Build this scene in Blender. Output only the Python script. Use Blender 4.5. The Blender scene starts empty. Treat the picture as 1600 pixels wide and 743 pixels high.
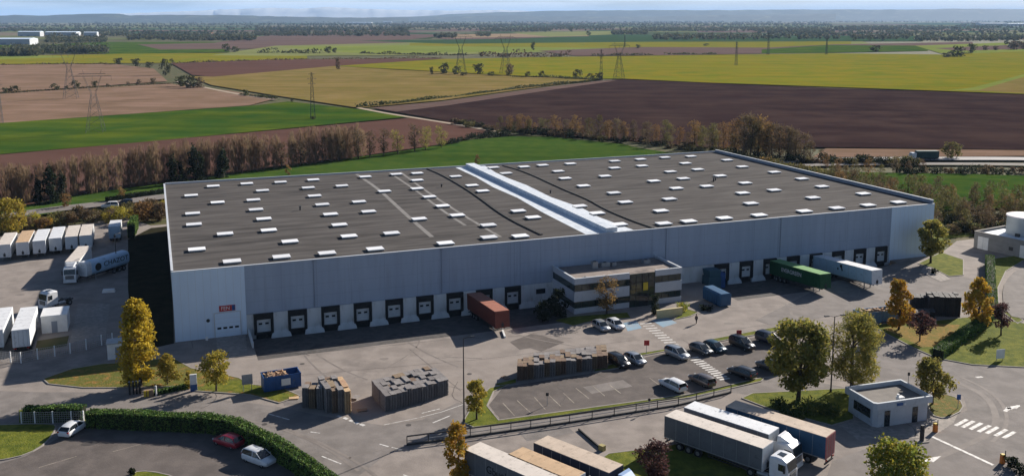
import bpy, bmesh, math, random
import numpy as np
from mathutils import Vector, Matrix, geometry

SC = bpy.context.scene
COL = SC.collection
R = math.radians
random.seed(7)

# ------------------------------------------------------------------ camera
H = 53.0
FPX, PCX, PCY = 1465.0, 800.0, 254.0
PITCH = math.atan(225 / 1465.0)
cam_d = bpy.data.cameras.new('camera')
cam = bpy.data.objects.new('camera', cam_d)
COL.objects.link(cam)
cam.location = (0, 0, H)
cam.rotation_euler = (math.pi / 2 - PITCH, 0, 0)
cam_d.sensor_width = 36.0
cam_d.lens = 36.0 * FPX / 1600.0
cam_d.shift_y = -(371.5 - PCY) / 1600.0
cam_d.clip_start = 1.0
cam_d.clip_end = 90000.0
SC.camera = cam


def ray(x, y):
    dx = (x - PCX) / FPX
    dy = (PCY - y) / FPX
    return (dx, math.cos(PITCH) + dy * math.sin(PITCH), -math.sin(PITCH) + dy * math.cos(PITCH))


def P(x, y, z=0.0):
    r = ray(x, y)
    t = (z - H) / r[2]
    return (r[0] * t, r[1] * t)


# building frame
BA = (-55.831, 149.239)
BANG = R(20.91)
EU = (math.cos(BANG), math.sin(BANG))
EV = (-math.sin(BANG), math.cos(BANG))


def W(u, v):
    return (BA[0] + u * EU[0] + v * EV[0], BA[1] + u * EU[1] + v * EV[1])


def UV(p):
    dx, dy = p[0] - BA[0], p[1] - BA[1]
    return (dx * EU[0] + dy * EU[1], dx * EV[0] + dy * EV[1])


# ------------------------------------------------------------------ world, sun, look
SUN_AZ, SUN_EL = R(45.5), R(24.6)
world = bpy.data.worlds.new('World')
SC.world = world
world.use_nodes = True
nt = world.node_tree
bg = nt.nodes['Background']
sky = nt.nodes.new('ShaderNodeTexSky')
sky.sky_type = 'NISHITA'
sky.sun_disc = False
sky.sun_elevation = SUN_EL
sky.sun_rotation = math.pi / 2 - SUN_AZ
sky.altitude = 200
sky.air_density = 0.75
sky.dust_density = 0.9
sky.ozone_density = 3.0
# thin bright cloud banks low over the horizon
tcw = nt.nodes.new('ShaderNodeTexCoord')
mpw = nt.nodes.new('ShaderNodeMapping')
mpw.inputs['Scale'].default_value = (5, 5, 60)
nt.links.new(tcw.outputs['Generated'], mpw.inputs['Vector'])
nzw = nt.nodes.new('ShaderNodeTexNoise')
nzw.inputs['Scale'].default_value = 1.3
nzw.inputs['Detail'].default_value = 7
nt.links.new(mpw.outputs[0], nzw.inputs['Vector'])
rgw = nt.nodes.new('ShaderNodeMapRange')
rgw.inputs['From Min'].default_value = .34
rgw.inputs['From Max'].default_value = .58
rgw.inputs['To Max'].default_value = .85
nt.links.new(nzw.outputs['Fac'], rgw.inputs['Value'])
sep = nt.nodes.new('ShaderNodeSeparateXYZ')
nt.links.new(tcw.outputs['Generated'], sep.inputs[0])
low = nt.nodes.new('ShaderNodeMapRange')
low.inputs['From Min'].default_value = .05
low.inputs['From Max'].default_value = .12
low.inputs['To Min'].default_value = 1
low.inputs['To Max'].default_value = 0
nt.links.new(sep.outputs['Z'], low.inputs['Value'])
mu = nt.nodes.new('ShaderNodeMath')
mu.operation = 'MULTIPLY'
nt.links.new(rgw.outputs[0], mu.inputs[0])
nt.links.new(low.outputs[0], mu.inputs[1])
mxw = nt.nodes.new('ShaderNodeMix')
mxw.data_type = 'RGBA'
nt.links.new(mu.outputs[0], mxw.inputs[0])
nt.links.new(sky.outputs[0], mxw.inputs[6])
mxw.inputs[7].default_value = (14.0, 14.2, 14.4, 1)
nt.links.new(mxw.outputs[2], bg.inputs[0])
bg.inputs[1].default_value = 0.05
sd = bpy.data.lights.new('sun', 'SUN')
sun = bpy.data.objects.new('sun', sd)
COL.objects.link(sun)
sd.energy = 5.0
sd.angle = R(0.5)
sd.color = (1.0, 0.925, 0.83)
S = Vector((math.cos(SUN_EL) * math.cos(SUN_AZ), math.cos(SUN_EL) * math.sin(SUN_AZ), math.sin(SUN_EL)))
sun.rotation_euler = S.to_track_quat('Z', 'Y').to_euler()
sun.location = (60, 60, 200)
SC.view_settings.view_transform = 'Standard'
SC.view_settings.look = 'None'
SC.view_settings.gamma = 1.0
SC.view_settings.exposure = 0.98
SC.cycles.use_denoising = True
SC.cycles.max_bounces = 6
SC.cycles.volume_bounces = 0
SC.cycles.transparent_max_bounces = 12
SC.cycles.sample_clamp_indirect = 4.0

# ------------------------------------------------------------------ materials
def _n(t, kind, **kw):
    n = t.nodes.new(kind)
    for k, v in kw.items():
        setattr(n, k, v)
    return n


def mat(name, c1, c2=None, s=1.0, rough=0.8, c3=None, s3=0.1, lo=0.35, hi=0.65, stretch=(1, 1, 1), rz=0.0,
        bump=0.0, bs=None, metal=0.0, spec=0.3, detail=5.0, stripe=None, transl=0.0, perobj=0.0, coat=0.0, lo3=0.4, hi3=0.62):
    m = bpy.data.materials.new(name)
    m.use_nodes = True
    t = m.node_tree
    b = t.nodes['Principled BSDF']
    b.inputs['Roughness'].default_value = rough
    b.inputs['Metallic'].default_value = metal
    b.inputs['Specular IOR Level'].default_value = spec
    if coat:
        b.inputs['Coat Weight'].default_value = coat
        b.inputs['Coat Roughness'].default_value = 0.08
    col = None
    tc = _n(t, 'ShaderNodeTexCoord')
    mp = _n(t, 'ShaderNodeMapping')
    mp.inputs['Scale'].default_value = stretch
    mp.inputs['Rotation'].default_value = (0, 0, rz)
    t.links.new(tc.outputs['Object'], mp.inputs['Vector'])

    def mixc(fac, a, bcol):
        mx = _n(t, 'ShaderNodeMix', data_type='RGBA')
        t.links.new(fac, mx.inputs[0])
        for sock, v in ((6, a), (7, bcol)):
            if isinstance(v, tuple):
                mx.inputs[sock].default_value = (*v, 1)
            else:
                t.links.new(v, mx.inputs[sock])
        return mx.outputs[2]

    def noise(scale, l, h, vec=None, det=detail):
        n = _n(t, 'ShaderNodeTexNoise')
        n.inputs['Scale'].default_value = scale
        n.inputs['Detail'].default_value = det
        n.inputs['Roughness'].default_value = 0.6
        t.links.new((vec or mp).outputs[0] if vec is None else vec, n.inputs['Vector'])
        r = _n(t, 'ShaderNodeMapRange')
        r.inputs['From Min'].default_value = l
        r.inputs['From Max'].default_value = h
        t.links.new(n.outputs['Fac'], r.inputs['Value'])
        return r.outputs[0]

    col = tuple(c1)
    if c2 is not None:
        col = mixc(noise(s, lo, hi), tuple(c1), tuple(c2))
    if c3 is not None:
        col = mixc(noise(s3, lo3, hi3), col, tuple(c3))
    if stripe:                      # (wave scale, angle, colour, amount, distortion)
        ws, wa, wc, am, ds = stripe
        m2 = _n(t, 'ShaderNodeMapping')
        m2.inputs['Rotation'].default_value = (0, 0, wa)
        m3 = _n(t, 'ShaderNodeMapping')
        m3.inputs['Scale'].default_value = (ds, 1, 1)
        t.links.new(tc.outputs['Object'], m2.inputs['Vector'])
        t.links.new(m2.outputs[0], m3.inputs['Vector'])
        wv = _n(t, 'ShaderNodeTexNoise')
        wv.inputs['Scale'].default_value = ws
        wv.inputs['Detail'].default_value = 6
        wv.inputs['Roughness'].default_value = 0.7
        t.links.new(m3.outputs[0], wv.inputs['Vector'])
        wr = _n(t, 'ShaderNodeMapRange')
        wr.inputs['From Min'].default_value = .42
        wr.inputs['From Max'].default_value = .62
        t.links.new(wv.outputs['Fac'], wr.inputs['Value'])
        mm = _n(t, 'ShaderNodeMath', operation='MULTIPLY')
        t.links.new(wr.outputs[0], mm.inputs[0])
        mm.inputs[1].default_value = am
        col = mixc(mm.outputs[0], col, tuple(wc))
    if perobj:
        oi = _n(t, 'ShaderNodeObjectInfo')
        hs = _n(t, 'ShaderNodeHueSaturation')
        r = _n(t, 'ShaderNodeMapRange')
        r.inputs['To Min'].default_value = 1 - perobj
        r.inputs['To Max'].default_value = 1 + perobj
        t.links.new(oi.outputs['Random'], r.inputs['Value'])
        t.links.new(r.outputs[0], hs.inputs['Value'])
        r2 = _n(t, 'ShaderNodeMapRange')
        r2.inputs['To Min'].default_value = 0.5 - perobj * 0.07
        r2.inputs['To Max'].default_value = 0.5 + perobj * 0.07
        t.links.new(oi.outputs['Random'], r2.inputs['Value'])
        t.links.new(r2.outputs[0], hs.inputs['Hue'])
        if isinstance(col, tuple):
            hs.inputs['Color'].default_value = (*col, 1)
        else:
            t.links.new(col, hs.inputs['Color'])
        col = hs.outputs[0]
    if isinstance(col, tuple):
        b.inputs['Base Color'].default_value = (*col, 1)
    else:
        t.links.new(col, b.inputs['Base Color'])
    if bump:
        n = _n(t, 'ShaderNodeTexNoise')
        n.inputs['Scale'].default_value = bs or s * 3
        n.inputs['Detail'].default_value = 3
        t.links.new(mp.outputs[0], n.inputs['Vector'])
        bp = _n(t, 'ShaderNodeBump')
        bp.inputs['Strength'].default_value = bump
        bp.inputs['Distance'].default_value = 0.2
        t.links.new(n.outputs['Fac'], bp.inputs['Height'])
        t.links.new(bp.outputs[0], b.inputs['Normal'])
    if transl:
        out = t.nodes['Material Output']
        tr = _n(t, 'ShaderNodeBsdfTranslucent')
        ms = _n(t, 'ShaderNodeMixShader')
        ms.inputs[0].default_value = transl
        if isinstance(col, tuple):
            tr.inputs[0].default_value = (*col, 1)
        else:
            t.links.new(col, tr.inputs[0])
        t.links.new(b.outputs[0], ms.inputs[1])
        t.links.new(tr.outputs[0], ms.inputs[2])
        t.links.new(ms.outputs[0], out.inputs['Surface'])
    return m


def paint(name, c, rough=0.3, metal=0.0):
    return mat(name, c, tuple(min(1, x * 0.86) for x in c), s=1.3, rough=rough, metal=metal, spec=0.5, coat=0.5)


def leafmat(name, a, b, c=None, s=0.5, po=0.12, tr=0.38):
    return mat(name, a, b, s=s, rough=0.75, c3=c, s3=s * 2.7, lo3=0.5, hi3=0.6, spec=0.15, transl=tr, perobj=po, lo=0.38, hi=0.62)


# ------------------------------------------------------------------ mesh builder
class MB:
    def __init__(s):
        s.v = []
        s.f = []
        s.m = []
        s.sm = []

    def add(s, vs, fs, m=0, smooth=False):
        o = len(s.v)
        s.v.extend([tuple(p) for p in vs])
        for f in fs:
            s.f.append([o + i for i in f])
            s.m.append(m)
            s.sm.append(smooth)

    def box(s, c, d, rz=0.0, m=0, taper=1.0, ry=0.0):
        hx, hy, hz = d[0] / 2, d[1] / 2, d[2] / 2
        vs = []
        for z in (-1, 1):
            k = taper if z > 0 else 1.0
            for x, y in ((-1, -1), (1, -1), (1, 1), (-1, 1)):
                vs.append(Vector((x * hx * k, y * hy * k, z * hz)))
        M_ = Matrix.Rotation(rz, 4, 'Z') @ Matrix.Rotation(ry, 4, 'Y')
        vs = [M_ @ p + Vector(c) for p in vs]
        s.add(vs, [(3, 2, 1, 0), (4, 5, 6, 7), (0, 1, 5, 4), (1, 2, 6, 5), (2, 3, 7, 6), (3, 0, 4, 7)], m)

    def box2(s, a, b, m=0):
        s.box([(a[i] + b[i]) / 2 for i in range(3)], [abs(b[i] - a[i]) for i in range(3)], m=m)

    def cyl(s, p, q, r0, r1=None, n=10, m=0, cap=True, smooth=True):
        r1 = r0 if r1 is None else r1
        p, q = Vector(p), Vector(q)
        d = (q - p).normalized()
        a = d.orthogonal().normalized()
        b = d.cross(a)
        vs = []
        for c, r in ((p, r0), (q, r1)):
            for i in range(n):
                t = 2 * math.pi * i / n
                vs.append(c + (a * math.cos(t) + b * math.sin(t)) * r)
        s.add(vs, [(i, (i + 1) % n, n + (i + 1) % n, n + i) for i in range(n)], m, smooth)
        if cap:
            s.add(vs[:n], [tuple(reversed(range(n)))], m)
            s.add(vs[n:], [tuple(range(n))], m)

    def bar(s, p, q, w, h=None, m=0):
        h = h or w
        p, q = Vector(p), Vector(q)
        d = (q - p).normalized()
        up = Vector((0, 0, 1)) if abs(d.z) < 0.95 else Vector((1, 0, 0))
        a = d.cross(up).normalized() * (w / 2)
        b = a.cross(d).normalized() * (h / 2)
        vs = [p - a - b, p + a - b, p + a + b, p - a + b, q - a - b, q + a - b, q + a + b, q - a + b]
        s.add(vs, [(3, 2, 1, 0), (4, 5, 6, 7), (0, 1, 5, 4), (1, 2, 6, 5), (2, 3, 7, 6), (3, 0, 4, 7)], m)

    def loft(s, secs, m=0, cap=True, smooth=False, closed=True):
        n = len(secs[0])
        vs = [p for sec in secs for p in sec]
        fs = []
        for k in range(len(secs) - 1):
            for i in range(n if closed else n - 1):
                j = (i + 1) % n
                fs.append((k * n + i, k * n + j, (k + 1) * n + j, (k + 1) * n + i))
        s.add(vs, fs, m, smooth)
        if cap:
            s.add(secs[0], [tuple(reversed(range(n)))], m)
            s.add(secs[-1], [tuple(range(n))], m)

    def prism(s, poly, z0, z1, m=0, top=True, bottom=False):
        n = len(poly)
        area = sum(poly[i][0] * poly[(i + 1) % n][1] - poly[(i + 1) % n][0] * poly[i][1] for i in range(n))
        if area < 0:
            poly = poly[::-1]
        s.add([(p[0], p[1], z0) for p in poly] + [(p[0], p[1], z1) for p in poly],
              [(i, (i + 1) % n, n + (i + 1) % n, n + i) for i in range(n)], m)
        if top:
            s.flat(poly, z1, m)
        if bottom:
            s.add([(p[0], p[1], z0) for p in poly], [tuple(reversed(range(n)))], m)

    def flat(s, poly, z, m=0):
        n = len(poly)
        area = sum(poly[i][0] * poly[(i + 1) % n][1] - poly[(i + 1) % n][0] * poly[i][1] for i in range(n))
        if area < 0:
            poly = poly[::-1]
        vs = [Vector((p[0], p[1], z)) for p in poly]
        if n > 4:
            tris = geometry.tessellate_polygon([vs])
            out = []
            for a, b, c in tris:
                cr = (vs[b] - vs[a]).cross(vs[c] - vs[a]).z
                out.append((a, b, c) if cr > 0 else (a, c, b))
            s.add(vs, out, m)
        else:
            s.add(vs, [tuple(range(n))], m)

    def build(s, name, mats, parent=None, bevel=0.0, loc=None, rz=None):
        me = bpy.data.meshes.new(name)
        me.from_pydata(s.v, [], s.f)
        if not isinstance(mats, (list, tuple)):
            mats = [mats]
        for mm in mats:
            me.materials.append(mm)
        me.polygons.foreach_set('material_index', s.m)
        me.polygons.foreach_set('use_smooth', s.sm)
        me.update()
        o = bpy.data.objects.new(name, me)
        COL.objects.link(o)
        if parent is not None:
            o.parent = parent
        if loc is not None:
            o.location = loc
        if rz is not None:
            o.rotation_euler = (0, 0, rz)
        if bevel:
            bm = bmesh.new()
            bm.from_mesh(me)
            bmesh.ops.remove_doubles(bm, verts=bm.verts, dist=0.0005)
            es = [e for e in bm.edges if len(e.link_faces) == 2 and e.calc_face_angle(0) > 0.5]
            bmesh.ops.bevel(bm, geom=es, offset=bevel, segments=2, affect='EDGES', profile=0.6, clamp_overlap=True)
            bm.to_mesh(me)
            bm.free()
        return o


def tag(o, label=None, cat=None, group=None, kind=None):
    if label:
        o['label'] = label
    if cat:
        o['category'] = cat
    if group:
        o['group'] = group
    if kind:
        o['kind'] = kind
    return o


def thing(name, label, cat, loc=(0, 0, 0), rz=0.0, group=None):
    o = bpy.data.objects.new(name, None)
    o.empty_display_size = 0.3
    COL.objects.link(o)
    o.location = loc if len(loc) == 3 else (loc[0], loc[1], 0)
    o.rotation_euler = (0, 0, rz)
    return tag(o, label, cat, group)


def dup(root, loc, rz=0.0, label=None, group=None, scale=None):
    r = root.copy()
    COL.objects.link(r)
    r.location = loc if len(loc) == 3 else (loc[0], loc[1], 0)
    r.rotation_euler = (0, 0, rz)
    if scale is not None:
        r.scale = scale if isinstance(scale, tuple) else (scale,) * 3
    if label:
        r['label'] = label
    if group:
        r['group'] = group
    for ch in list(root.children):
        c = ch.copy()
        COL.objects.link(c)
        c.parent = r
        for g in list(ch.children):
            d = g.copy()
            COL.objects.link(d)
            d.parent = c
    return r


def structure(name, mb, m):
    return tag(mb.build(name, m), kind='structure')


def lettering(s, size, m, parent, loc, rot, name='lettering', sx=1.0, depth=0.01):
    cu = bpy.data.curves.new(name, 'FONT')
    cu.body = s
    cu.size = size
    cu.align_x = 'CENTER'
    cu.align_y = 'CENTER'
    cu.extrude = depth
    t = bpy.data.objects.new(name, cu)
    COL.objects.link(t)
    dg = bpy.context.evaluated_depsgraph_get()
    me = bpy.data.meshes.new_from_object(t.evaluated_get(dg))
    bpy.data.objects.remove(t)
    me.materials.clear()
    me.materials.append(m)
    o = bpy.data.objects.new(name, me)
    COL.objects.link(o)
    o.parent = parent
    o.location = loc
    o.rotation_euler = rot
    o.scale = (sx, 1, 1)
    return o


def inset(poly, d):
    """offset a polygon inwards by d (mitred)"""
    n = len(poly)
    area = sum(poly[i][0] * poly[(i + 1) % n][1] - poly[(i + 1) % n][0] * poly[i][1] for i in range(n))
    if area < 0:
        poly = poly[::-1]
    out = []
    for i in range(n):
        a, b, c = Vector(poly[i - 1][:2]), Vector(poly[i][:2]), Vector(poly[(i + 1) % n][:2])
        d1, d2 = (b - a).normalized(), (c - b).normalized()
        n1, n2 = Vector((-d1.y, d1.x)), Vector((-d2.y, d2.x))
        k = n1 + n2
        k = k / max(0.3, k.length_squared / 2) if k.length > 1e-6 else n1
        out.append((b.x + k.x * d, b.y + k.y * d))
    return poly, out


def smooth_poly(pts, it=2):
    for _ in range(it):
        q = []
        n = len(pts)
        for i in range(n):
            a, b = pts[i], pts[(i + 1) % n]
            q.append((a[0] * .75 + b[0] * .25, a[1] * .75 + b[1] * .25))
            q.append((a[0] * .25 + b[0] * .75, a[1] * .25 + b[1] * .75))
        pts = q
    return pts


def smooth_line(pts, it=2):
    for _ in range(it):
        q = [pts[0]]
        for a, b in zip(pts, pts[1:]):
            q.append(tuple(x * .75 + y * .25 for x, y in zip(a, b)))
            q.append(tuple(x * .25 + y * .75 for x, y in zip(a, b)))
        q.append(pts[-1])
        pts = q
    return pts


def ribbon(mb, pts, w, z, m=0):
    n = len(pts)
    L_, R_ = [], []
    for i in range(n):
        a = Vector(pts[max(0, i - 1)][:2])
        b = Vector(pts[min(n - 1, i + 1)][:2])
        d = (b - a).normalized()
        nn = Vector((-d.y, d.x)) * w / 2
        p = Vector(pts[i][:2])
        L_.append(p + nn)
        R_.append(p - nn)
    for i in range(n - 1):
        mb.add([(R_[i].x, R_[i].y, z), (R_[i + 1].x, R_[i + 1].y, z), (L_[i + 1].x, L_[i + 1].y, z), (L_[i].x, L_[i].y, z)], [(0, 1, 2, 3)], m)
M = {}
M['asphalt'] = mat('yard_asphalt', (.24, .208, .185), (.185, .162, .146), s=.06, c3=(.275, .24, .214), s3=.3, rough=.9, bump=.15, bs=4, spec=.1, detail=9)
M['road'] = mat('road_asphalt', (.185, .165, .152), (.15, .136, .126), s=.08, c3=(.215, .193, .178), s3=.4, rough=.9, bump=.15, bs=4, spec=.1, detail=9)
M['parking'] = mat('parking_asphalt', (.115, .099, .09), (.088, .077, .071), s=.1, c3=(.14, .12, .109), s3=.4, rough=.9, bump=.15, bs=4, spec=.1, detail=9)
M['dockfloor'] = mat('shade_toned_dock_tarmac', (.085, .08, .078), (.065, .062, .06), s=.2, c3=(.11, .1, .095), s3=.9, rough=.9, bump=.15, bs=4, spec=.1)  # dark tarmac, with the dock pits' deep shade also put into its colour
M['tar'] = mat('old_tar', (.05, .044, .042), (.075, .066, .06), s=.6, rough=.8)
M['tyre_mark'] = mat('rubber_mark', (.165, .143, .128), (.215, .187, .167), s=.5, rough=.9)
M['concrete'] = mat('concrete', (.34, .30, .265), (.27, .24, .215), s=.4, c3=(.22, .2, .18), s3=1.5, rough=.9, spec=.2)
M['kerb'] = mat('kerb_stone', (.30, .27, .24), (.22, .2, .18), s=1.2, rough=.9)
M['line'] = mat('road_paint', (.60, .58, .55), (.26, .24, .22), s=1.4, rough=.7, lo=.48, hi=.66)
M['oldline'] = mat('faded_paint', (.34, .30, .24), (.16, .13, .11), s=.7, rough=.8)
M['bluepaint'] = mat('blue_bay_paint', (.16, .28, .38), (.22, .27, .31), s=.6, rough=.8)
M['lawn'] = mat('lawn_grass', (.118, .135, .02), (.175, .172, .03), s=.12, c3=(.078, .098, .016), s3=.7, rough=.95, bump=.5, bs=5, spec=.05, detail=9)
M['leaflawn'] = mat('leaf_strewn_grass', (.125, .115, .026), (.095, .105, .022), s=.12, c3=(.24, .135, .04), s3=.9, lo3=.5, hi3=.66, rough=.95, bump=.5, bs=5, spec=.1, detail=9)
M['ground'] = mat('rough_ground', (.085, .08, .035), (.12, .095, .05), s=.02, c3=(.06, .07, .025), s3=.15, rough=.95, bump=.4, bs=1, spec=.1, detail=9)
M['farground'] = M['ground']
M['darksoil'] = mat('dark_bed', (.022, .022, .014), (.035, .032, .02), s=.4, rough=1, spec=0, bump=.4, bs=4)
# building
M['clad'] = mat('grey_cladding', (.335, .39, .475), (.295, .345, .43), s=.35, rough=.5, stretch=(1.4, 1, .12), c3=(.285, .325, .39), s3=.9, spec=.4, lo3=.5, hi3=.72)
M['cladjoint'] = mat('cladding_joint', (.23, .26, .31), rough=.6)
M['whiteclad'] = mat('pale_cladding', (.63, .735, .84), (.58, .68, .79), s=.35, rough=.5, stretch=(1, 1, .3), spec=.4)
M['whitewall'] = mat('white_dock_wall', (.62, .63, .63), (.5, .51, .5), s=.5, rough=.75, c3=(.42, .41, .39), s3=1.3, stretch=(1, 1, .35), lo3=.55, hi3=.7)
M['roof'] = mat('bitumen_roof', (.082, .075, .071), (.055, .051, .049), s=.14, rough=.95, stretch=(.15, 1, 1), c3=(.108, .10, .094), s3=.5, spec=.03, detail=9)
M['roofseam'] = mat('roof_seam_pale', (.21, .2, .19), (.15, .14, .13), s=.4, rough=.9)
M['roofjoint'] = mat('roof_joint_dark', (.02, .019, .019), (.03, .028, .027), s=.4, rough=.9)
M['roofwhite'] = mat('white_roof_foil', (.68, .71, .74), (.42, .47, .53), s=.35, rough=.5, c3=(.55, .59, .63), s3=1.4, lo=.5, hi=.68)
M['coping'] = mat('coping_metal', (.55, .57, .59), (.48, .5, .52), s=.3, rough=.45, spec=.5)
M['skylight'] = mat('skylight_dome', (.85, .84, .83), (.78, .78, .78), s=1.1, rough=.35, spec=.5, perobj=.14)
M['skycurb'] = mat('skylight_curb', (.22, .21, .2), (.16, .155, .15), s=1, rough=.8)
M['black'] = mat('black_rubber', (.012, .012, .013), (.02, .02, .02), s=2, rough=.8)
M['darkmetal'] = mat('dark_metal', (.03, .032, .035), (.045, .045, .048), s=2, rough=.5, metal=.3)
M['doorpanel'] = mat('dock_door_panel', (.60, .62, .62), (.5, .52, .53), s=.7, rough=.5)
M['glass'] = mat('dark_glass', (.012, .016, .02), (.02, .026, .03), s=.6, rough=.08, spec=.6)
M['shopglass'] = mat('office_glass', (.012, .02, .02), (.03, .045, .035), s=.6, rough=.08, spec=.6)
M['officewall'] = mat('office_panel', (.47, .49, .52), (.42, .44, .47), s=.5, rough=.5, c3=(.36, .37, .39), s3=1.2, lo3=.56, hi3=.7)
M['officeroof'] = mat('office_roof_gravel', (.26, .215, .185), (.2, .165, .145), s=.8, rough=.95, c3=(.12, .1, .09), s3=.2, lo3=.5, hi3=.62)
M['red'] = mat('red_sign', (.5, .045, .04), (.42, .04, .035), s=1, rough=.5)
M['redwhite'] = mat('sign_white', (.72, .70, .68), rough=.5)
M['hallwall'] = mat('far_hall_wall', (.46, .48, .5), (.4, .42, .44), s=.05, rough=.7)
M['gatewall'] = mat('gatehouse_panel', (.44, .47, .50), (.38, .41, .44), s=.6, rough=.55, c3=(.32, .34, .36), s3=1.4, lo3=.56, hi3=.7)
M['orangeleaf'] = mat('orange_leaf_litter', (.23, .15, .045), (.14, .13, .028), s=.3, c3=(.33, .18, .055), s3=1.4, lo3=.5, hi3=.68, rough=.95, bump=.5, bs=5, spec=.05, detail=9)
M['yellow'] = mat('yellow_sign', (.55, .40, .03), (.48, .34, .03), s=1, rough=.5)
M['white'] = mat('white_paint', (.72, .72, .72), (.62, .62, .61), s=.8, rough=.45, spec=.4)
M['bluemetal'] = mat('blue_steel', (.03, .095, .27), (.02, .07, .2), s=.7, rough=.5, c3=(.06, .09, .16), s3=2.2, lo3=.58, hi3=.7)
M['skyblue'] = mat('pale_blue_steel', (.12, .24, .38), (.09, .18, .3), s=.7, rough=.5, c3=(.15, .17, .2), s3=2.2, lo3=.58, hi3=.7)
M['galv'] = mat('galvanised_steel', (.33, .34, .35), (.26, .27, .28), s=1.5, rough=.45, metal=.5)
M['pylon'] = mat('pylon_steel', (.085, .09, .095), (.065, .07, .075), s=.5, rough=.7)
M['orangeplastic'] = mat('orange_plastic', (.65, .20, .03), (.55, .16, .03), s=1, rough=.5)
M['woodbrown'] = mat('brown_pallet_wood', (.25, .175, .115), (.17, .12, .085), s=2.5, rough=.9, perobj=.18)
M['woodgrey'] = mat('grey_pallet_wood', (.25, .23, .22), (.18, .165, .16), s=2.5, rough=.9, perobj=.16)
M['wooddark'] = mat('dark_crate_plastic', (.055, .052, .052), (.075, .068, .064), s=2.5, rough=.7, perobj=.3)
M['woodpale'] = mat('pale_new_wood', (.5, .33, .2), (.4, .26, .15), s=2.5, rough=.9, perobj=.15)
M['rubbish'] = mat('scrap_wood', (.5, .34, .2), (.2, .12, .08), s=1.6, rough=.9)
M['tyre'] = mat('tyre_rubber', (.014, .014, .014), (.022, .022, .022), s=4, rough=.85)
M['rim'] = mat('wheel_rim', (.35, .36, .37), (.28, .28, .29), s=3, rough=.35, metal=.7)
M['lamp_red'] = mat('tail_lamp', (.35, .015, .012), rough=.25, spec=.6)
M['lamp_clear'] = mat('head_lamp', (.6, .62, .64), rough=.15, spec=.7)
M['bark'] = mat('bark', (.075, .055, .042), (.05, .038, .03), s=2, rough=.95, stretch=(1, 1, .3))
M['palebark'] = mat('pale_bark', (.2, .165, .13), (.12, .1, .08), s=2, rough=.95, stretch=(1, 1, .3))
# foliage
M['l_yellow'] = leafmat('leaf_golden', (.52, .36, .03), (.38, .26, .025), (.24, .19, .03))
M['l_yellowgreen'] = leafmat('leaf_yellow_green', (.34, .28, .04), (.22, .205, .035), (.40, .28, .04))
M['l_olive'] = leafmat('leaf_olive', (.24, .225, .05), (.165, .17, .045), (.33, .26, .055), tr=.48)
M['l_green'] = leafmat('leaf_green', (0.072, 0.106, 0.027), (0.051, 0.080, 0.022), (0.120, 0.128, 0.032))
M['l_dark'] = leafmat('leaf_dark_evergreen', (0.016, 0.024, 0.011), (0.011, 0.018, 0.009), (0.028, 0.034, 0.014))
M['l_orange'] = leafmat('leaf_orange', (.52, .30, .03), (.38, .23, .028), (.30, .25, .04))
M['l_russet'] = leafmat('leaf_russet', (.22, .13, .052), (.15, .095, .042), (.27, .16, .05))
M['l_purple'] = leafmat('leaf_purple', (0.078, 0.036, 0.036), (0.052, 0.026, 0.029), (0.111, 0.052, 0.039))
M['l_twig'] = leafmat('bare_twigs', (.225, .155, .095), (.165, .118, .075), (.28, .19, .115), po=.2, tr=.5)
M['l_drab'] = leafmat('leaf_drab_olive', (.125, .112, .04), (.09, .086, .034), (.17, .13, .042), po=.2)
M['l_bare'] = leafmat('dark_twigs', (0.128, 0.090, 0.057), (0.090, 0.068, 0.045), (0.180, 0.128, 0.053), po=.18)
M['l_bright'] = leafmat('leaf_bright', (0.224, 0.240, 0.035), (0.136, 0.176, 0.032), (0.416, 0.320, 0.040))
M['l_hedge'] = leafmat('hedge_leaf', (.10, .18, .035), (.072, .14, .028), (.14, .2, .04), po=0, tr=.15)
M['l_far'] = leafmat('far_foliage', (.072, .085, .05), (.055, .066, .042), (.11, .10, .05), s=.03, po=0)
M['l_farbush'] = leafmat('field_bush', (0.058, 0.065, 0.026), (0.043, 0.052, 0.023), (0.098, 0.085, 0.029), po=.25)


def field(name, c, d=None, ang=0.12, stripe=.06, am=.5, s=.006, c3=None, ds=1.5):
    d = d or tuple(x * .82 for x in c)
    return mat(name, c, d, s=s, rough=1.0, spec=0.0, detail=10, c3=c3, s3=s * 5,
               stripe=(stripe, ang, tuple(x * .62 for x in c), am, .05))
# ------------------------------------------------------------------ ground sheet with the two sunken dock pits
PITS = [(11.9, 66.2), (100.6, 149.6)]
PV, PZ = -13.5, -1.15
GZ = -0.10


def ground_sheet():
    mb = MB()
    us = [-30000, 11.9, 66.2, 100.6, 149.6, 30000]
    vs = [-30000, PV, 0.6, 30000]
    for i in range(5):
        for j in range(3):
            if j == 1 and i in (1, 3):
                continue
            q = [W(us[i], vs[j]), W(us[i + 1], vs[j]), W(us[i + 1], vs[j + 1]), W(us[i], vs[j + 1])]
            mb.add([(p[0], p[1], GZ) for p in q], [(0, 1, 2, 3)])
    return structure('ground', mb, M['ground'])


ground_sheet()

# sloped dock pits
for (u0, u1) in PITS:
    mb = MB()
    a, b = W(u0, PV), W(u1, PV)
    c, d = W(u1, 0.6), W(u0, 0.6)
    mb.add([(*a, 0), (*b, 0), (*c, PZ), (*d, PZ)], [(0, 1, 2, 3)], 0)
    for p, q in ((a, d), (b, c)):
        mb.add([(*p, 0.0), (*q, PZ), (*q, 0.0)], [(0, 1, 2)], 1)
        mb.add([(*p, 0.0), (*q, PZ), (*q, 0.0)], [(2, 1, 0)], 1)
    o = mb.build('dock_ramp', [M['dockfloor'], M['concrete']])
    tag(o, kind='structure')

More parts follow.
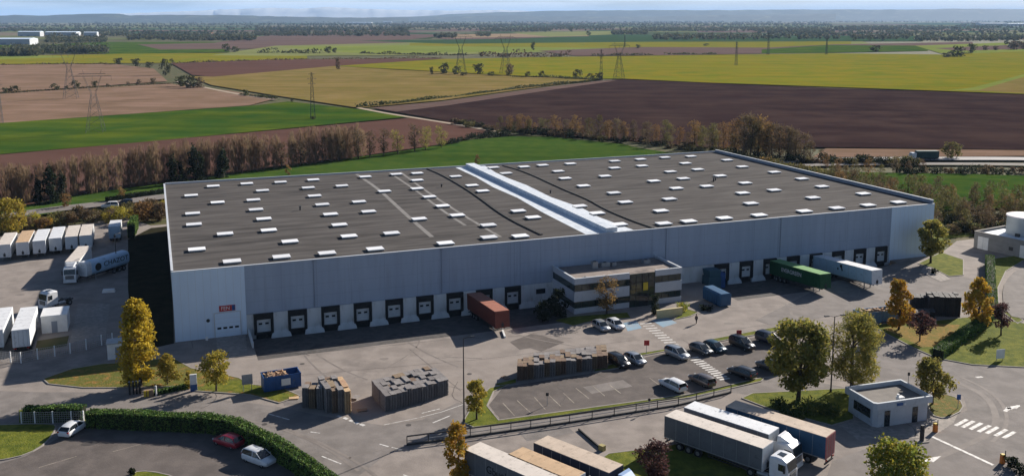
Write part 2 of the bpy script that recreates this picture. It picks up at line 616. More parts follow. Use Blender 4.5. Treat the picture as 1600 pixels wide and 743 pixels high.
# yard asphalt (one sheet, notched round the pits)
yard_px_left = [(-170, 392), (60, 360), (150, 346), (196, 340), (236, 352), (264, 350)]
yard = [P(*p) for p in yard_px_left]
yard += [W(0.3, 30), W(0.3, 0.3), W(PITS[0][0], 0.3), W(PITS[0][0], PV), W(PITS[0][1], PV), W(PITS[0][1], 0.3),
         W(PITS[1][0], 0.3), W(PITS[1][0], PV), W(PITS[1][1], PV), W(PITS[1][1], 0.3), W(161.0, 0.3)]
yard += [P(*p) for p in [(1462, 402), (1495, 376), (1530, 372), (1700, 398), (1800, 420), (1800, 900), (-300, 900)]]
mb = MB()
mb.flat(yard, 0.0)
structure('yard', mb, M['asphalt'])


def sheet(name, px, m, z, smooth=0):
    pts = [P(*p) for p in px]
    if smooth:
        pts = smooth_poly(pts, smooth)
    mb = MB()
    mb.flat(pts, z)
    return structure(name, mb, m)


# access road surfaces (darker than the yard)
sheet('road', [(-300, 600), (60, 612), (130, 612), (300, 618), (430, 634), (520, 652), (600, 664), (660, 655), (715, 628),
               (745, 640), (727, 655), (740, 664), (1000, 622), (1190, 590), (1230, 588), (1330, 606), (1330, 640), (1140, 612), (1130, 618),
               (900, 664), (735, 682), (640, 694), (600, 712), (560, 743), (560, 900), (-300, 900)], M['road'], 0.004)
sheet('roadway', [(1340, 520), (1376, 514), (1440, 548), (1500, 566), (1800, 580), (1800, 900), (1240, 900), (1300, 720),
                  (1460, 660), (1512, 640), (1505, 618), (1465, 606), (1350, 590)], M['road'], 0.004)
sheet('service_road', [(1800, 440), (1600, 416), (1578, 430), (1566, 450), (1568, 480), (1585, 500), (1800, 520)], M['road'], 0.14, 1)
sheet('parking_lot', [(764, 632), (786, 604), (960, 577), (1010, 557), (1090, 541), (1215, 521), (1240, 560), (1228, 584), (1180, 590), (1080, 613), (781, 654)],
      M['parking'], 0.008)
sheet('parking_lot', [(-40, 735), (40, 712), (80, 690), (132, 660), (140, 668), (365, 668), (440, 705), (505, 760), (505, 900), (-300, 900)], M['parking'], 0.010)
sheet('loading_apron', [(1300, 440), (1420, 405), (1500, 432), (1545, 440), (1550, 475), (1445, 470), (1400, 480), (1340, 486), (1210, 510), (1180, 500)], M['road'], 0.003)

# lawns with kerbs
def lawn(px, m='lawn', sm=0, kerb=True, h=0.09, name='lawn'):
    pts = [P(*p) for p in px]
    if sm:
        pts = smooth_poly(pts, sm)
    outer, inner = inset(pts, 0.18)
    mb = MB()
    mb.prism(inner if kerb else outer, -0.05, h)
    structure(name, mb, M[m])
    if kerb:
        kb = MB()
        n = len(outer)
        for i in range(n):
            j = (i + 1) % n
            o0, o1, i0, i1 = outer[i], outer[j], inner[i], inner[j]
            zt = h + 0.025
            kb.add([(*o0, -.05), (*o1, -.05), (*o1, zt), (*o0, zt), (*i0, zt), (*i1, zt), (*i1, 0), (*i0, 0)],
                   [(0, 1, 2, 3), (3, 2, 5, 4), (4, 5, 6, 7)])
        structure('kerb', kb, M['kerb'])


lawn([(66, 592), (75, 600), (130, 606), (204, 606), (300, 603), (300, 596), (210, 598), (262, 604), (304, 594), (308, 613), (390, 617), (440, 631), (474, 618),
      (440, 604), (388, 597), (372, 584), (300, 566), (270, 556), (205, 566), (160, 566), (110, 574)][0:5] +
     [(304, 611), (390, 617), (436, 630), (470, 618), (440, 605), (392, 600), (374, 590), (300, 575), (270, 558), (205, 566), (160, 568), (112, 576)], 'leaflawn')
lawn([(312, 608), (388, 613), (434, 626), (460, 618), (400, 603), (380, 594), (330, 596)], 'lawn', kerb=False, h=0.1)
lawn([(-120, 668), (30, 662), (85, 662), (90, 668), (74, 692), (44, 710), (0, 720), (-120, 735)], 'lawn', 1)
lawn([(205, 737), (235, 735), (275, 744), (300, 770), (180, 770)], 'lawn', 1)
lawn([(30, 640), (134, 640), (134, 660), (30, 660)], 'lawn', kerb=False, h=.05)
lawn([(722, 660), (735, 637), (764, 606), (796, 600), (772, 612), (762, 634), (780, 656), (1080, 615), (1180, 592), (1196, 589), (1190, 596), (1080, 621), (900, 647), (790, 662), (740, 668)], 'lawn')
lawn([(786, 602), (806, 597), (806, 592), (775, 600)], 'lawn', kerb=False)
lawn([(925, 582), (975, 574), (960, 568), (930, 574)], 'lawn')
lawn([(980, 560), (1040, 549), (1040, 545), (985, 554)], 'lawn')
lawn([(1110, 536), (1220, 516), (1235, 510), (1210, 511), (1110, 530)], 'lawn')
lawn([(930, 722), (950, 708), (1000, 702), (1075, 690), (1190, 745), (1190, 800), (900, 800)], 'lawn')
lawn([(1158, 622), (1175, 614), (1330, 606), (1334, 612), (1335, 655), (1300, 665), (1205, 640)], 'lawn')
lawn([(1448, 622), (1470, 614), (1500, 622), (1508, 640), (1478, 655), (1452, 648)], 'leaflawn', 1)
lawn([(1344, 512), (1384, 505), (1450, 502), (1545, 492), (1556, 498), (1600, 505), (1720, 530), (1720, 588), (1600, 574), (1520, 570), (1465, 560), (1430, 545), (1372, 515)], 'lawn')
lawn([(1380, 513), (1448, 505), (1500, 508), (1478, 540), (1440, 543)], 'orangeleaf', kerb=False, h=.096)
lawn([(1434, 412), (1470, 394), (1506, 406), (1506, 430), (1482, 432), (1455, 418)], 'lawn')
lawn([(1556, 480), (1553, 404), (1700, 384), (1700, 412), (1600, 407), (1572, 424), (1560, 450), (1562, 482), (1600, 500), (1590, 506)], 'lawn')
lawn([(1052, 500), (1072, 482), (1092, 488), (1080, 494)], 'lawn')
lawn([(430, 340), (1000, 340)][0:0] + [(1462, 392), (1484, 372), (1540, 366), (1540, 350), (1470, 340), (1450, 372)], 'lawn', kerb=False, h=.02)
# planted bed in front of the offices
lawn([(868, 500), (895, 508), (935, 498), (985, 496), (980, 488), (895, 494)], 'lawn', kerb=False, h=.04)

# pavement and paths
sheet('pavement', [(1446, 412), (1462, 420), (1486, 436), (1470, 440), (1438, 425)], M['concrete'], .05)
sheet('pavement', [(1300, 655), (1345, 650), (1400, 672), (1462, 652), (1500, 640), (1490, 660), (1455, 683), (1340, 686)], M['concrete'], .012)
sheet('gate_ramp', [(338, 524), (384, 520), (386, 553), (340, 566)], M['concrete'], .02)

sheet('planting_strip', [(200, 374), (236, 356), (266, 353), (268, 420), (272, 536), (232, 545), (206, 520), (200, 450)], M['darksoil'], .02)
sheet('concrete_pad', [(122, 474), (172, 474), (164, 530), (108, 538)], M['concrete'], .014)
sheet('rough_strip', [(58, 532), (108, 524), (104, 540), (55, 548)], M['ground'], .02)
DOCK_U = [14.3 + 5.69 * k for k in range(9)] + [105.8 + 5.86 * k for k in range(8)]
# painted markings -------------------------------------------------
def stripe_px(mb, a, b, w, z=.016):
    ribbon(mb, [P(*a), P(*b)], w, z)


def marks(name, segs, w, m='line', z=.016):
    mb = MB()
    for a, b in segs:
        stripe_px(mb, a, b, w, z)
    return structure(name, mb, M[m])


marks('lane_marking', [((659, 645), (687, 638)), ((676, 660), (704, 648.5)), ((485, 674), (500, 676)), ((503, 712), (533, 724)), ((630, 741), (648, 747)), ((593, 693), (607, 697)), ((612, 698), (628, 702)), ((420, 646), (452, 655))], .2)
marks('edge_line', [((600, 663), (650, 653)), ((650, 653), (690, 643)), ((690, 643), (724, 631))], .12)
mb = MB()
for c in [(530, 650), (540, 653), (549, 657), (557, 660), (566, 663)]:
    p = P(*c)
    mb.box((p[0], p[1], .012), (.75, .5, .012), rz=R(-40))
structure('give_way_marks', mb, M['line'])
s_ = 3.66
zb = [(447, 437), (485, 447), (530, 458), (577, 472), (624, 481), (673, 495), (720, 508)]
marks('zebra_crossing', [((1380 + (x - 33) / s_, 540 + (y + 18) / s_), (1380 + (x + 33) / s_, 540 + (y - 18) / s_)) for x, y in zb], .5)
marks('stop_line', [((1455, 680.7), (1552, 725.8))], .45)
marks('direction_arrow', [((1570, 642), (1578, 636)), ((1578, 638), (1592, 633)), ((1572, 636), (1578, 638)), ((1440, 722), (1455, 717)), ((1525, 589), (1535, 588))], .5)
mb = MB()
for a, b, hw in [((1452, 718.5), (1471, 711.5), .55), ((1583, 636.5), (1594, 632), .5)]:
    p, q = Vector(P(*a)), Vector(P(*b))
    n_ = (q - p).normalized()
    k = Vector((-n_.y, n_.x)) * hw
    mb.add([(*(p - k), .017), (*q, .017), (*(p + k), .017)], [(0, 1, 2)])
structure('arrow_head', mb, M['line'])
seg = []
for t0 in range(10):
    t = t0 / 9
    cx_, cy_ = 1009 + t * 42, 505 + t * 33
    seg.append(((cx_ - 9, cy_ + .6), (cx_ + 9, cy_ - .6)))
for t0 in range(12):
    t = t0 / 11
    cx_, cy_ = 1083 + t * 49, 558.5 + t * 33
    seg.append(((cx_ - 8, cy_ + 1.2), (cx_ + 8, cy_ - 1.2)))
marks('zebra_crossing', seg, .42)
for bay in ([(974, 504), (994, 500.5), (1003, 512), (981, 517)], [(1018, 500), (1040, 495), (1058, 504), (1036, 511)]):
    sheet('disabled_bay', bay, M['bluepaint'], .012)
marks('bay_line', [((785.8, 629), (804, 648.7)), ((808, 625), (830, 645)), ((835, 620), (852, 639)), ((858, 617), (876, 634)), ((880, 613), (897, 629)),
                   ((900, 606), (920, 622)), ((926, 602), (945, 618)), ((950, 599), (970, 614)), ((761, 634), (779.6, 652)), ((1074, 585), (1094, 598)),
                   ((1140, 574), (1158, 585)), ((1015, 590), (1034, 604))], .14, 'oldline', .018)
marks('bay_line', [((176, 705), (232, 690)), ((60, 730), (120, 712))], .12, 'oldline', .018)
for pts, w in [([(1476, 590), (1510, 602), (1545, 622), (1558, 650), (1552, 675), (1500, 700), (1400, 740)], .9),
               ([(1500, 588), (1540, 606), (1570, 632), (1575, 665), (1550, 690)], .5),
               ([(1222, 472), (1234, 478), (1262, 484), (1300, 494), (1340, 500)], .6), ([(1236, 484), (1236, 492), (1250, 498)], .5),
               ([(150, 650), (260, 640), (330, 646), (420, 662), (500, 692), (560, 735)], .4),
               ([(440, 665), (500, 690), (560, 722), (590, 745)], .45),
               ([(545, 715), (610, 697), (680, 690), (735, 680)], .2)]:
    mb = MB()
    ribbon(mb, smooth_line([P(*p) for p in pts], 3), w, .013)
    structure('tyre_marks', mb, M['tyre_mark'])
rgm = random.Random(5)
for u in DOCK_U[1::3]:
    for side in (-.95, .95):
        mb = MB()
        bend = rgm.uniform(-9, 9)
        v1 = rgm.uniform(-17, -24)
        ribbon(mb, smooth_line([W(u + side, -13.7), W(u + side + bend * .1, -16), W(u + side + bend * .45, (v1 - 16) / 2 - 2), W(u + side + bend, v1 - 4)], 2), .26, .0145)
        structure('tyre_marks', mb, M['tyre_mark'])
for k in range(26):
    mb = MB()
    x, y = rgm.uniform(300, 1500), rgm.uniform(520, 735)
    p = Vector(P(x, y))
    a = rgm.uniform(0, 3.1)
    pts = [p]
    for i in range(7):
        a += rgm.uniform(-.5, .5)
        pts.append(pts[-1] + Vector((math.cos(a), math.sin(a))) * rgm.uniform(.6, 1.6))
    ribbon(mb, pts, .07, .015)
    structure('crack', mb, M['tar'])
for k in range(16):
    p = P(rgm.uniform(260, 1560), rgm.uniform(515, 735))
    mb = MB()
    mb.flat([(p[0] + .38 * math.cos(t), p[1] + .38 * math.sin(t)) for t in np.linspace(0, 6.28, 14, endpoint=False)], .016)
    structure('manhole_cover', mb, M['tar'])
for k in range(9):
    p = P(rgm.uniform(380, 1500), rgm.uniform(525, 720))
    w_, h_ = rgm.uniform(1.5, 5), rgm.uniform(1.2, 3)
    a = rgm.choice([BANG, BANG + .05, R(-42)])
    mb = MB()
    mb.flat([(p[0] + x * math.cos(a) - y * math.sin(a), p[1] + x * math.sin(a) + y * math.cos(a)) for x, y in ((-w_, -h_), (w_, -h_), (w_, h_), (-w_, h_))], .0061 + k * .0004)
    structure('asphalt_patch', mb, M['road'] if k % 3 else M['parking'])
for pts, w in [([(345, 560), (520, 548), (700, 530), (900, 520)], .08), ([(420, 590), (760, 560), (1000, 530)], .06), ([(640, 545), (720, 610)], .06), ([(1100, 520), (1250, 500), (1330, 498)], .07)]:
    mb = MB()
    ribbon(mb, [P(*p) for p in pts], w, .011)
    structure('yard_joint', mb, M['tar'])
sheet('oil_stain', [(122, 694), (140, 688), (158, 686), (156, 692), (134, 697)], M['tar'], .014, 2)
for c, rx in [((30, 460), 1.5), (( 490, 660), .8), ((700, 555), .9), ((1140, 505), 1.2), ((860, 545), .8), ((600, 560), 1.1)]:
    p = P(*c)
    mb = MB()
    mb.flat(smooth_poly([(p[0] + rx * (.6 + .5 * random.random()) * math.cos(k), p[1] + rx * .6 * (.6 + .5 * random.random()) * math.sin(k)) for k in np.linspace(0, 5.4, 7)], 2), .012)
    structure('oil_stain', mb, M['tyre_mark'])

# ------------------------------------------------------------------ fields
FZ = [-0.095]


def pf(px, m, name='field', sm=0):
    pts = [P(*p) for p in px]
    if sm:
        pts = smooth_poly(pts, sm)
    mb = MB()
    mb.flat(pts, FZ[0])
    FZ[0] += 0.004
    return structure(name, mb, m)


F = {}
F['olive'] = field('field_olive', (.19, .145, .045), (.155, .13, .04), c3=(.23, .165, .065))
F['yellow'] = field('field_yellow_green', (.178, .182, .018), (.125, .15, .018), c3=(.22, .175, .02))
F['plough'] = field('field_ploughed', (.040, .0245, .0245), (.033, .021, .021), c3=(.058, .037, .032))
F['brown'] = field('field_stubble_brown', (.21, .142, .096), (.165, .11, .074), c3=(.245, .16, .118))
F['redbrown'] = field('field_red_brown', (.12, .066, .052), (.10, .056, .046))
F['green'] = field('field_green', (.030, .076, .013), (.044, .086, .016), c3=(.085, .115, .015))
F['meadow'] = field('meadow_green', (.034, .076, .016), (.048, .087, .019), s=.03, c3=(.065, .10, .02))
F['teal'] = field('field_dark_green', (.04, .075, .035), (.045, .085, .04))
F['tan'] = field('field_tan', (.30, .22, .14), (.26, .19, .125))
F['pale'] = field('field_pale_green', (.21, .22, .085), (.17, .19, .07))
F['lime'] = field('field_lime', (.20, .23, .05), (.15, .19, .045))
F['mauve'] = field('field_mauve_soil', (.145, .10, .085), (.125, .085, .075))
F['path'] = mat('dirt_track', (.34, .27, .19), (.27, .21, .15), s=.15, rough=.95)

F['fpale'] = field('far_pale_green', (.15, .16, .075), (.12, .135, .06))
F['ftan'] = field('far_tan', (.2, .165, .12), (.17, .14, .1))
F['fgreen'] = field('far_green', (.06, .085, .04), (.05, .075, .038))
# far belt: thin strips of farmland, farthest first
rngf = random.Random(11)
pal = ['teal', 'fpale', 'ftan', 'mauve', 'teal', 'fgreen', 'fgreen', 'fpale', 'teal', 'mauve']
y = 34.0
while y < 60:
    h = 0.8 + (y - 33) * 0.085
    x = -260.0
    while x < 1860:
        w = rngf.uniform(70, 330)
        if rngf.random() < .8:
            sk = rngf.uniform(-.35, .35) * h
            pf([(x, y + sk), (x + w, y - sk), (x + w + rngf.uniform(-30, 30), y + h * 1.0 - sk), (x + rngf.uniform(-30, 30), y + h * 1.0 + sk)], F[rngf.choice(pal)])
        x += w
    y += h
# left side, far to near
FZ[0] = max(FZ[0], 0.0)
pf([(-200, 71), (60, 71), (165, 66), (400, 66), (640, 64), (640, 70), (400, 74), (165, 84), (-200, 80)], F['green'])
pf([(165, 70), (330, 68), (360, 82), (165, 86)], F['green'])
pf([(215, 70), (400, 66), (650, 63), (650, 68), (480, 76), (250, 78)], F['mauve'])
pf([(-200, 92), (180, 85), (480, 82), (480, 93), (270, 99), (100, 100), (-200, 103)], F['yellow'])
pf([(-200, 86), (30, 86), (120, 90), (-200, 98)], F['lime'])
pf([(430, 72), (640, 67), (1340, 63), (1380, 75), (1000, 76), (800, 84), (640, 87), (450, 88), (330, 87)], F['pale'])
pf([(440, 74), (700, 70), (1050, 68), (1050, 76), (800, 82), (560, 84)], F['lime'])
pf([(640, 68), (900, 66), (1330, 64), (1330, 74), (1000, 76), (640, 72)], F['yellow'])
pf([(430, 54), (600, 51), (690, 57), (640, 62), (520, 67), (330, 68)], F['mauve'])
pf([(560, 64), (800, 61), (990, 54), (1200, 55), (1460, 57), (1440, 65), (1000, 66), (700, 69)], F['teal'])
pf([(690, 54), (920, 52), (920, 57), (690, 60)], F['tan'])
pf([(800, 52), (990, 48), (990, 53), (860, 58)], F['pale'])
pf([(840, 80), (1000, 74), (1200, 75), (1300, 70), (1520, 66), (1520, 72), (1300, 75), (1200, 84), (1050, 87), (900, 88)], F['mauve'])
pf([(1190, 78), (1290, 71), (1450, 72), (1450, 80), (1300, 83), (1190, 84)], F['green'])
pf([(1430, 72), (1600, 66), (1760, 66), (1760, 84), (1470, 84)], F['lime'])
pf([(1460, 76), (1600, 70), (1760, 72), (1760, 78), (1600, 77), (1500, 80)], F['mauve'])
pf([(-200, 105), (0, 102), (180, 101), (240, 108), (262, 128), (100, 139), (0, 145), (-200, 158)], F['brown'])
pf([(-200, 165), (0, 148), (120, 140), (268, 132), (360, 143), (432, 155), (390, 166), (0, 194), (-200, 206)], F['brown'])
pf([(268, 100), (420, 94), (660, 92), (700, 92), (530, 104), (330, 121), (300, 118)], F['redbrown'])
pf([(296, 120), (334, 121), (522, 104), (620, 110), (700, 114), (800, 120), (935, 125), (850, 136), (690, 158), (560, 170), (440, 152), (330, 134)], F['olive'])
pf([(524, 104), (690, 93), (850, 90), (1300, 84), (1480, 86), (1640, 79), (1800, 76), (1800, 160), (1600, 148), (1300, 137), (1100, 130), (975, 124), (940, 124), (800, 119), (640, 110)], F['yellow'])
pf([(1500, 142), (1600, 122), (1800, 92), (1800, 158), (1600, 147)], F['olive'])
pf([(1480, 143), (1520, 138), (1600, 117), (1800, 78), (1800, 84), (1600, 121), (1530, 142)], F['lime'])
pf([(-200, 208), (0, 194), (400, 166), (450, 160), (560, 172), (640, 184), (400, 207), (200, 226), (0, 243), (-200, 262)], F['green'])
pf([(-200, 264), (0, 244), (400, 208), (640, 186), (700, 192), (770, 206), (700, 226), (400, 270), (0, 330), (-200, 360)], F['redbrown'])
pf([(590, 172), (690, 160), (850, 138), (942, 127), (972, 125), (1100, 131), (1300, 139), (1600, 149), (1800, 158), (1800, 246), (1600, 236), (1290, 232), (1100, 232), (770, 204), (650, 182)], F['plough'])
pf([(580, 170), (690, 160), (850, 138), (940, 127), (964, 127), (880, 139), (700, 166), (620, 176)], F['mauve'])
mb = MB()
ribbon(mb, smooth_line([P(*p) for p in [(560, 170), (600, 178), (650, 186), (700, 194), (740, 201), (800, 212)]], 2), 3.4, FZ[0])
structure('track', mb, F['path'])
FZ[0] += .01
mb = MB()
ribbon(mb, smooth_line([P(*p) for p in [(275, 128), (330, 140), (375, 149), (430, 157)]], 2), 4.0, FZ[0])
structure('track', mb, F['path'])
FZ[0] += .01
# pale verge along the far plough edge, and the meadow behind the warehouse
pf([(1290, 234), (1600, 237), (1800, 246), (1800, 254), (1600, 246), (1270, 248)], F['brown'])
pf([(-200, 372), (0, 333), (110, 309), (400, 268), (620, 240), (740, 220), (800, 215), (860, 216), (960, 226), (1030, 235), (1130, 250), (1130, 262), (700, 290), (270, 306), (150, 324), (0, 350), (-200, 390)], F['meadow'], 'meadow')
pf([(960, 222), (1040, 228), (1110, 240), (1060, 243), (990, 232)], M['ground'], 'rough_strip')
pf([(1250, 268), (1350, 272), (1500, 274), (1800, 284), (1800, 340), (1600, 326), (1480, 332), (1400, 300), (1300, 282)], F['meadow'], 'meadow')
# roads beyond the site
def road_px(pts, w, z=None, name='road', m='road'):
    mb = MB()
    ribbon(mb, smooth_line([P(*p) for p in pts], 2), w, FZ[0] + .01 if z is None else z)
    return structure(name, mb, M[m])


road_px([(-160, 366), (0, 342), (100, 328), (185, 319), (270, 308), (420, 292)], 7.5)
M['palegravel'] = mat('pale_road', (.34, .32, .31), (.28, .265, .255), s=.1, rough=.9)
road_px([(1130, 259), (1225, 254), (1300, 251), (1440, 250), (1600, 250), (1800, 254)], 8.0, m='palegravel')
road_px([(1230, 262), (1300, 259), (1460, 258), (1600, 259), (1800, 264)], 5.0, m='road')

# ------------------------------------------------------------------ hills on the horizon
def ridge(name, x0, x1, dist, tops, m, depth=2500, n=90, seed=1):
    rg = random.Random(seed)
    mb = MB()
    secs = []
    for i in range(n + 1):
        x = x0 + (x1 - x0) * i / n
        # interpolate the skyline (px rows) -> height
        for (xa, ya), (xb, yb) in zip(tops, tops[1:]):
            if xa <= x <= xb:
                yt = ya + (yb - ya) * (x - xa) / (xb - xa)
                break
        else:
            yt = tops[0][1] if x < tops[0][0] else tops[-1][1]
        yt += rg.uniform(-.45, .45)
        hz = max(4, H + (29 - yt) / FPX * dist)
        cx_ = (x - PCX) / FPX
        pts = []
        for k, (dd, hh) in enumerate([(-.32, 0), (-.2, .35), (-.1, .62), (0, 1), (.2, .7), (.5, 0)]):
            yy = dist + dd * depth + rg.uniform(-.03, .03) * depth
            pts.append((cx_ * yy, yy, -4 + hz * hh * (1 + (rg.uniform(-.12, .12) if 0 < k < 3 else 0)) + (4 * hh)))
        secs.append(pts)
    mb.loft(secs, cap=False, closed=False)
    for i in range(len(mb.sm)):
        mb.sm[i] = True
    return structure(name, mb, m)


M['hill'] = mat('wooded_hill', (.018, .03, .028), (.03, .042, .032), s=.0016, c3=(.075, .085, .05), s3=.004, rough=.95, detail=8, lo3=.56, hi3=.64)
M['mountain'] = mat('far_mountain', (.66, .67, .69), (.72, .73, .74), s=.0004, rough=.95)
ridge('hills', -500, 640, 12500, [(-500, 24), (0, 25.5), (40, 23.5), (70, 25), (140, 22), (190, 21.5), (210, 24.5), (260, 23.5), (360, 24), (440, 26), (640, 29)], M['hill'], seed=3)
ridge('hills', 380, 1300, 15500, [(380, 27.5), (460, 26.5), (560, 28), (700, 26), (800, 24.5), (850, 26), (1000, 26.5), (1100, 24), (1300, 22)], M['hill'], seed=5)
ridge('hills', 600, 2100, 18500, [(600, 29), (640, 26.5), (700, 23), (800, 19), (900, 17), (1000, 16.5), (1100, 16.5), (1250, 15.5), (1400, 15.5), (1520, 14), (1620, 15.5), (1800, 14), (2100, 16)], M['hill'], depth=4500, seed=8)
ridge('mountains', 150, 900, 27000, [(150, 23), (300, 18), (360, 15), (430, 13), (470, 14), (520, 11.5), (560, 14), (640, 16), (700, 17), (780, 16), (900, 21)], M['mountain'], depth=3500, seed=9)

# ------------------------------------------------------------------ the air
hz = bpy.data.materials.new('haze_air')
hz.use_nodes = True
t = hz.node_tree
t.nodes.remove(t.nodes['Principled BSDF'])
pv = t.nodes.new('ShaderNodeVolumePrincipled')
pv.inputs['Color'].default_value = (.43, .66, 1.0, 1)
pv.inputs['Density'].default_value = 3.8e-5
t.links.new(pv.outputs[0], t.nodes['Material Output'].inputs['Volume'])
mb = MB()
mb.box2((-60000, -31000, GZ - 1.2), (60000, 75000, 640))
for i in range(1):
    pass
o = mb.build('haze', hz)
tag(o, 'pale blue haze in the air over the far farmland', None, None, 'stuff')
# ------------------------------------------------------------------ the warehouse
UL, VL, ZR = 161.4, 88.4, 11.9
SKY_PX = """333.2,289.5 385.7,285.6 298.7,304 340,314.8 396,311 301,332 303,349 351.7,363.6 400,326 438.4,283.3 489.5,279.7 570.8,274.9
619.2,271 651.9,269.5 410.2,296.4 481.8,292 534.3,289 651.9,280.3 651.9,293.3 600.8,297.4 671,306 491.6,304.6 503.6,318.1 561,313.8
516.4,333.2 576,329 691.6,320.2 714.6,334.7 412.3,340.4 655,340.4 420,358 530.4,349.6 611.8,362.6 545.3,367.2 763,350 764,369 712,274.4
737.6,288.4 754.2,297 771,260.5 791,269.5 307.5,387.7 362.5,406.3 439.8,399.2 453,375.5 510.9,393.5 586,387 696,378 819,259.5 848,257
891.3,254.7 960.6,250.6 1000.8,247.8 1039,245 1079.5,243.2 872.4,266.4 960.4,261.3 1003.3,258 1071,254 883,277.4 945.3,273.9 1047.6,267
1090.3,263.6 1136.3,249 1160,259.3 911.8,289 959.3,300 1021.7,281.5 1067.8,277.7 1125.3,273.4 1164.5,284.6 977.2,314.3 1057,292.8
1104.3,289.5 1160.6,300.2 1046,309.4 1173.4,316.3 1032.7,327.8 1076.2,344 1131.7,339 1186.2,334.5 1037,347.5 905.6,320.4 933,331.4
967.5,348.8 810,328 833,338 813,367 1210,267.7 1253,278 1284.4,290 1209.7,295.6 1270.3,307.4 1349,301.2 1403.8,314.5 1256.8,328.3
1307.4,323.5 1356.5,319""".split()

wh = thing('warehouse', 'huge flat roofed logistics warehouse with grey cladding, white loading docks and rows of roof domes', 'warehouse', BA, BANG)
# shell
mb = MB()
mb.box2((0.12, 0.15, -1.3), (UL - .12, .45, 3.45))
mb.box2((0.12, .45, -1.3), (.45, VL - .12, ZR - .05))
mb.box2((UL - .45, .45, -1.3), (UL - .12, VL - .12, ZR - .05))
mb.box2((.45, VL - .45, -1.3), (UL - .45, VL - .12, ZR - .05))
mb.build('wall', M['whitewall'], wh)
mb = MB()
mb.box2((11.5, 0.0, 3.4), (149.35, .35, ZR), 0)
u = 11.5
while u < 149:
    mb.box2((u - .02, -.012, 3.45), (u + .02, .0, ZR), 1)
    u += 6.0
for z in (5.5, 7.6, 9.7):
    mb.box2((11.5, -.010, z), (149.35, 0, z + .025), 1)
mb.box2((11.5, -.05, 3.36), (149.35, .1, 3.44), 1)
mb.build('cladding', [M['clad'], M['cladjoint']], wh)
for (a, b) in ((0, 11.5), (149.35, UL)):
    mb = MB()
    mb.box2((a, -.06, -.6), (b - .002 if a == 0 else b, .12, ZR - .02), 0)
    x = a + 1.2
    while x < b - .3:
        mb.box2((x - .015, -.068, -.3), (x + .015, -.06, ZR - .1), 1)
        x += 1.2
    mb.build('corner_panel', [M['whiteclad'], M['coping']], wh)
# roof
mb = MB()
mb.box2((.02, .36, ZR - .25), (UL - .3, VL - .02, ZR))
roof = mb.build('roof', M['roof'], wh)
mb = MB()
mb.box2((-.06, -.08, ZR - .02), (UL + .06, .34, ZR + .07))
mb.box2((-.1, .34, ZR - .3), (.28, VL, ZR + .22))
mb.box2((.28, VL - .3, ZR - .3), (UL, VL + .05, ZR + .35))
mb.build('coping', M['coping'], wh)
mb = MB()
mb.box2((UL - .34, .36, ZR - .2), (UL + .05, VL - .32, ZR + .78), 0)
mb.box2((UL - .4, .3, ZR + .78), (UL + .1, VL - .3, ZR + .84), 1)
mb.build('parapet', [M['cladjoint'], M['coping']], wh)
# pale membrane seams and dark roof joints, as they wander over the felt
rr = random.Random(4)
def roof_line(name, px, w, m, h=.03):
    b = MB()
    pts = [UV(P(x, y, ZR)) for x, y in px]
    pts = smooth_line(pts, 3)
    ribbon(b, pts, w, ZR + h)
    b.build(name, M[m], wh)
roof_line('roof_seam', [(557, 272), (590, 294), (615, 317), (640, 340), (675, 370)], .9, 'roofseam', .012)
roof_line('roof_seam', [(609, 270), (650, 297), (690, 328), (727, 352)], .7, 'roofseam', .012)
roof_line('roof_seam', [(626, 269), (665, 298), (720, 334), (782, 370)], .7, 'roofseam', .012)
def roof_upstand(px, w, hh):
    b = MB()
    pts = smooth_line([UV(P(x, y, ZR)) for x, y in px], 3)
    for p, q in zip(pts, pts[1:]):
        b.bar((*p, ZR + hh / 2), (*q, ZR + hh / 2), w, hh)
    b.build('roof_joint', M['roofjoint'], wh)
roof_upstand([(668, 264), (690, 273), (720, 290), (745, 306), (790, 340), (846, 367)], .55, .22)
roof_upstand([(786, 259), (820, 268), (880, 296), (920, 312), (945, 327), (985, 344), (1021, 356.5)], .55, .22)
# white foil strips and the fire wall between the two halves
mb = MB()
mb.flat([(75.2, .6), (79.6, .6), (79.6, 88), (76.4, 88), (76.6, 70), (75.8, 55), (76.4, 40), (75.4, 22)], ZR + .02)
mb.flat([(82.0, .6), (85.6, .6), (84.6, 14), (85.4, 24), (84.0, 38), (84.6, 55), (83.6, 72), (85.2, 88), (82.0, 88)], ZR + .02)
mb.build('roof_foil', M['roofwhite'], wh)
mb = MB()
mb.box2((79.6, .5, ZR - .05), (82.0, 88.1, ZR + .85))
mb.box2((79.5, .4, ZR + .85), (82.1, 88.2, ZR + .92))
mb.build('fire_wall', M['roofwhite'], wh)
# skylights: one mesh, one object each
dome = MB()
dome.box((0, 0, .13), (2.75, 2.05, .27), m=1)
dome.box((0, 0, .335), (2.95, 2.25, .14), m=0)
sk0 = dome.build('skylight', [M['skylight'], M['skycurb']], wh)
for i, s in enumerate(SKY_PX):
    x, y = map(float, s.split(','))
    u, v = UV(P(x, y, ZR + .45))
    v = min(max(v, 1.5), VL - 1.6)
    o = sk0 if i == 0 else sk0.copy()
    if i:
        COL.objects.link(o)
        o.parent = wh
    o.location = (u, v, ZR)
# small vents and pipes
for (x, y, hh) in [(469, 326, .8), (1115, 282, 1.0), (1118, 280, .7), (690, 290, .6), (860, 300, .7)]:
    u, v = UV(P(x, y, ZR + .3))
    b = MB()
    b.cyl((0, 0, 0), (0, 0, hh), .18, n=8)
    b.cyl((0, 0, hh), (0, 0, hh + .12), .3, n=8)
    b.build('roof_vent', M['darkmetal'], wh, loc=(u, v, ZR))

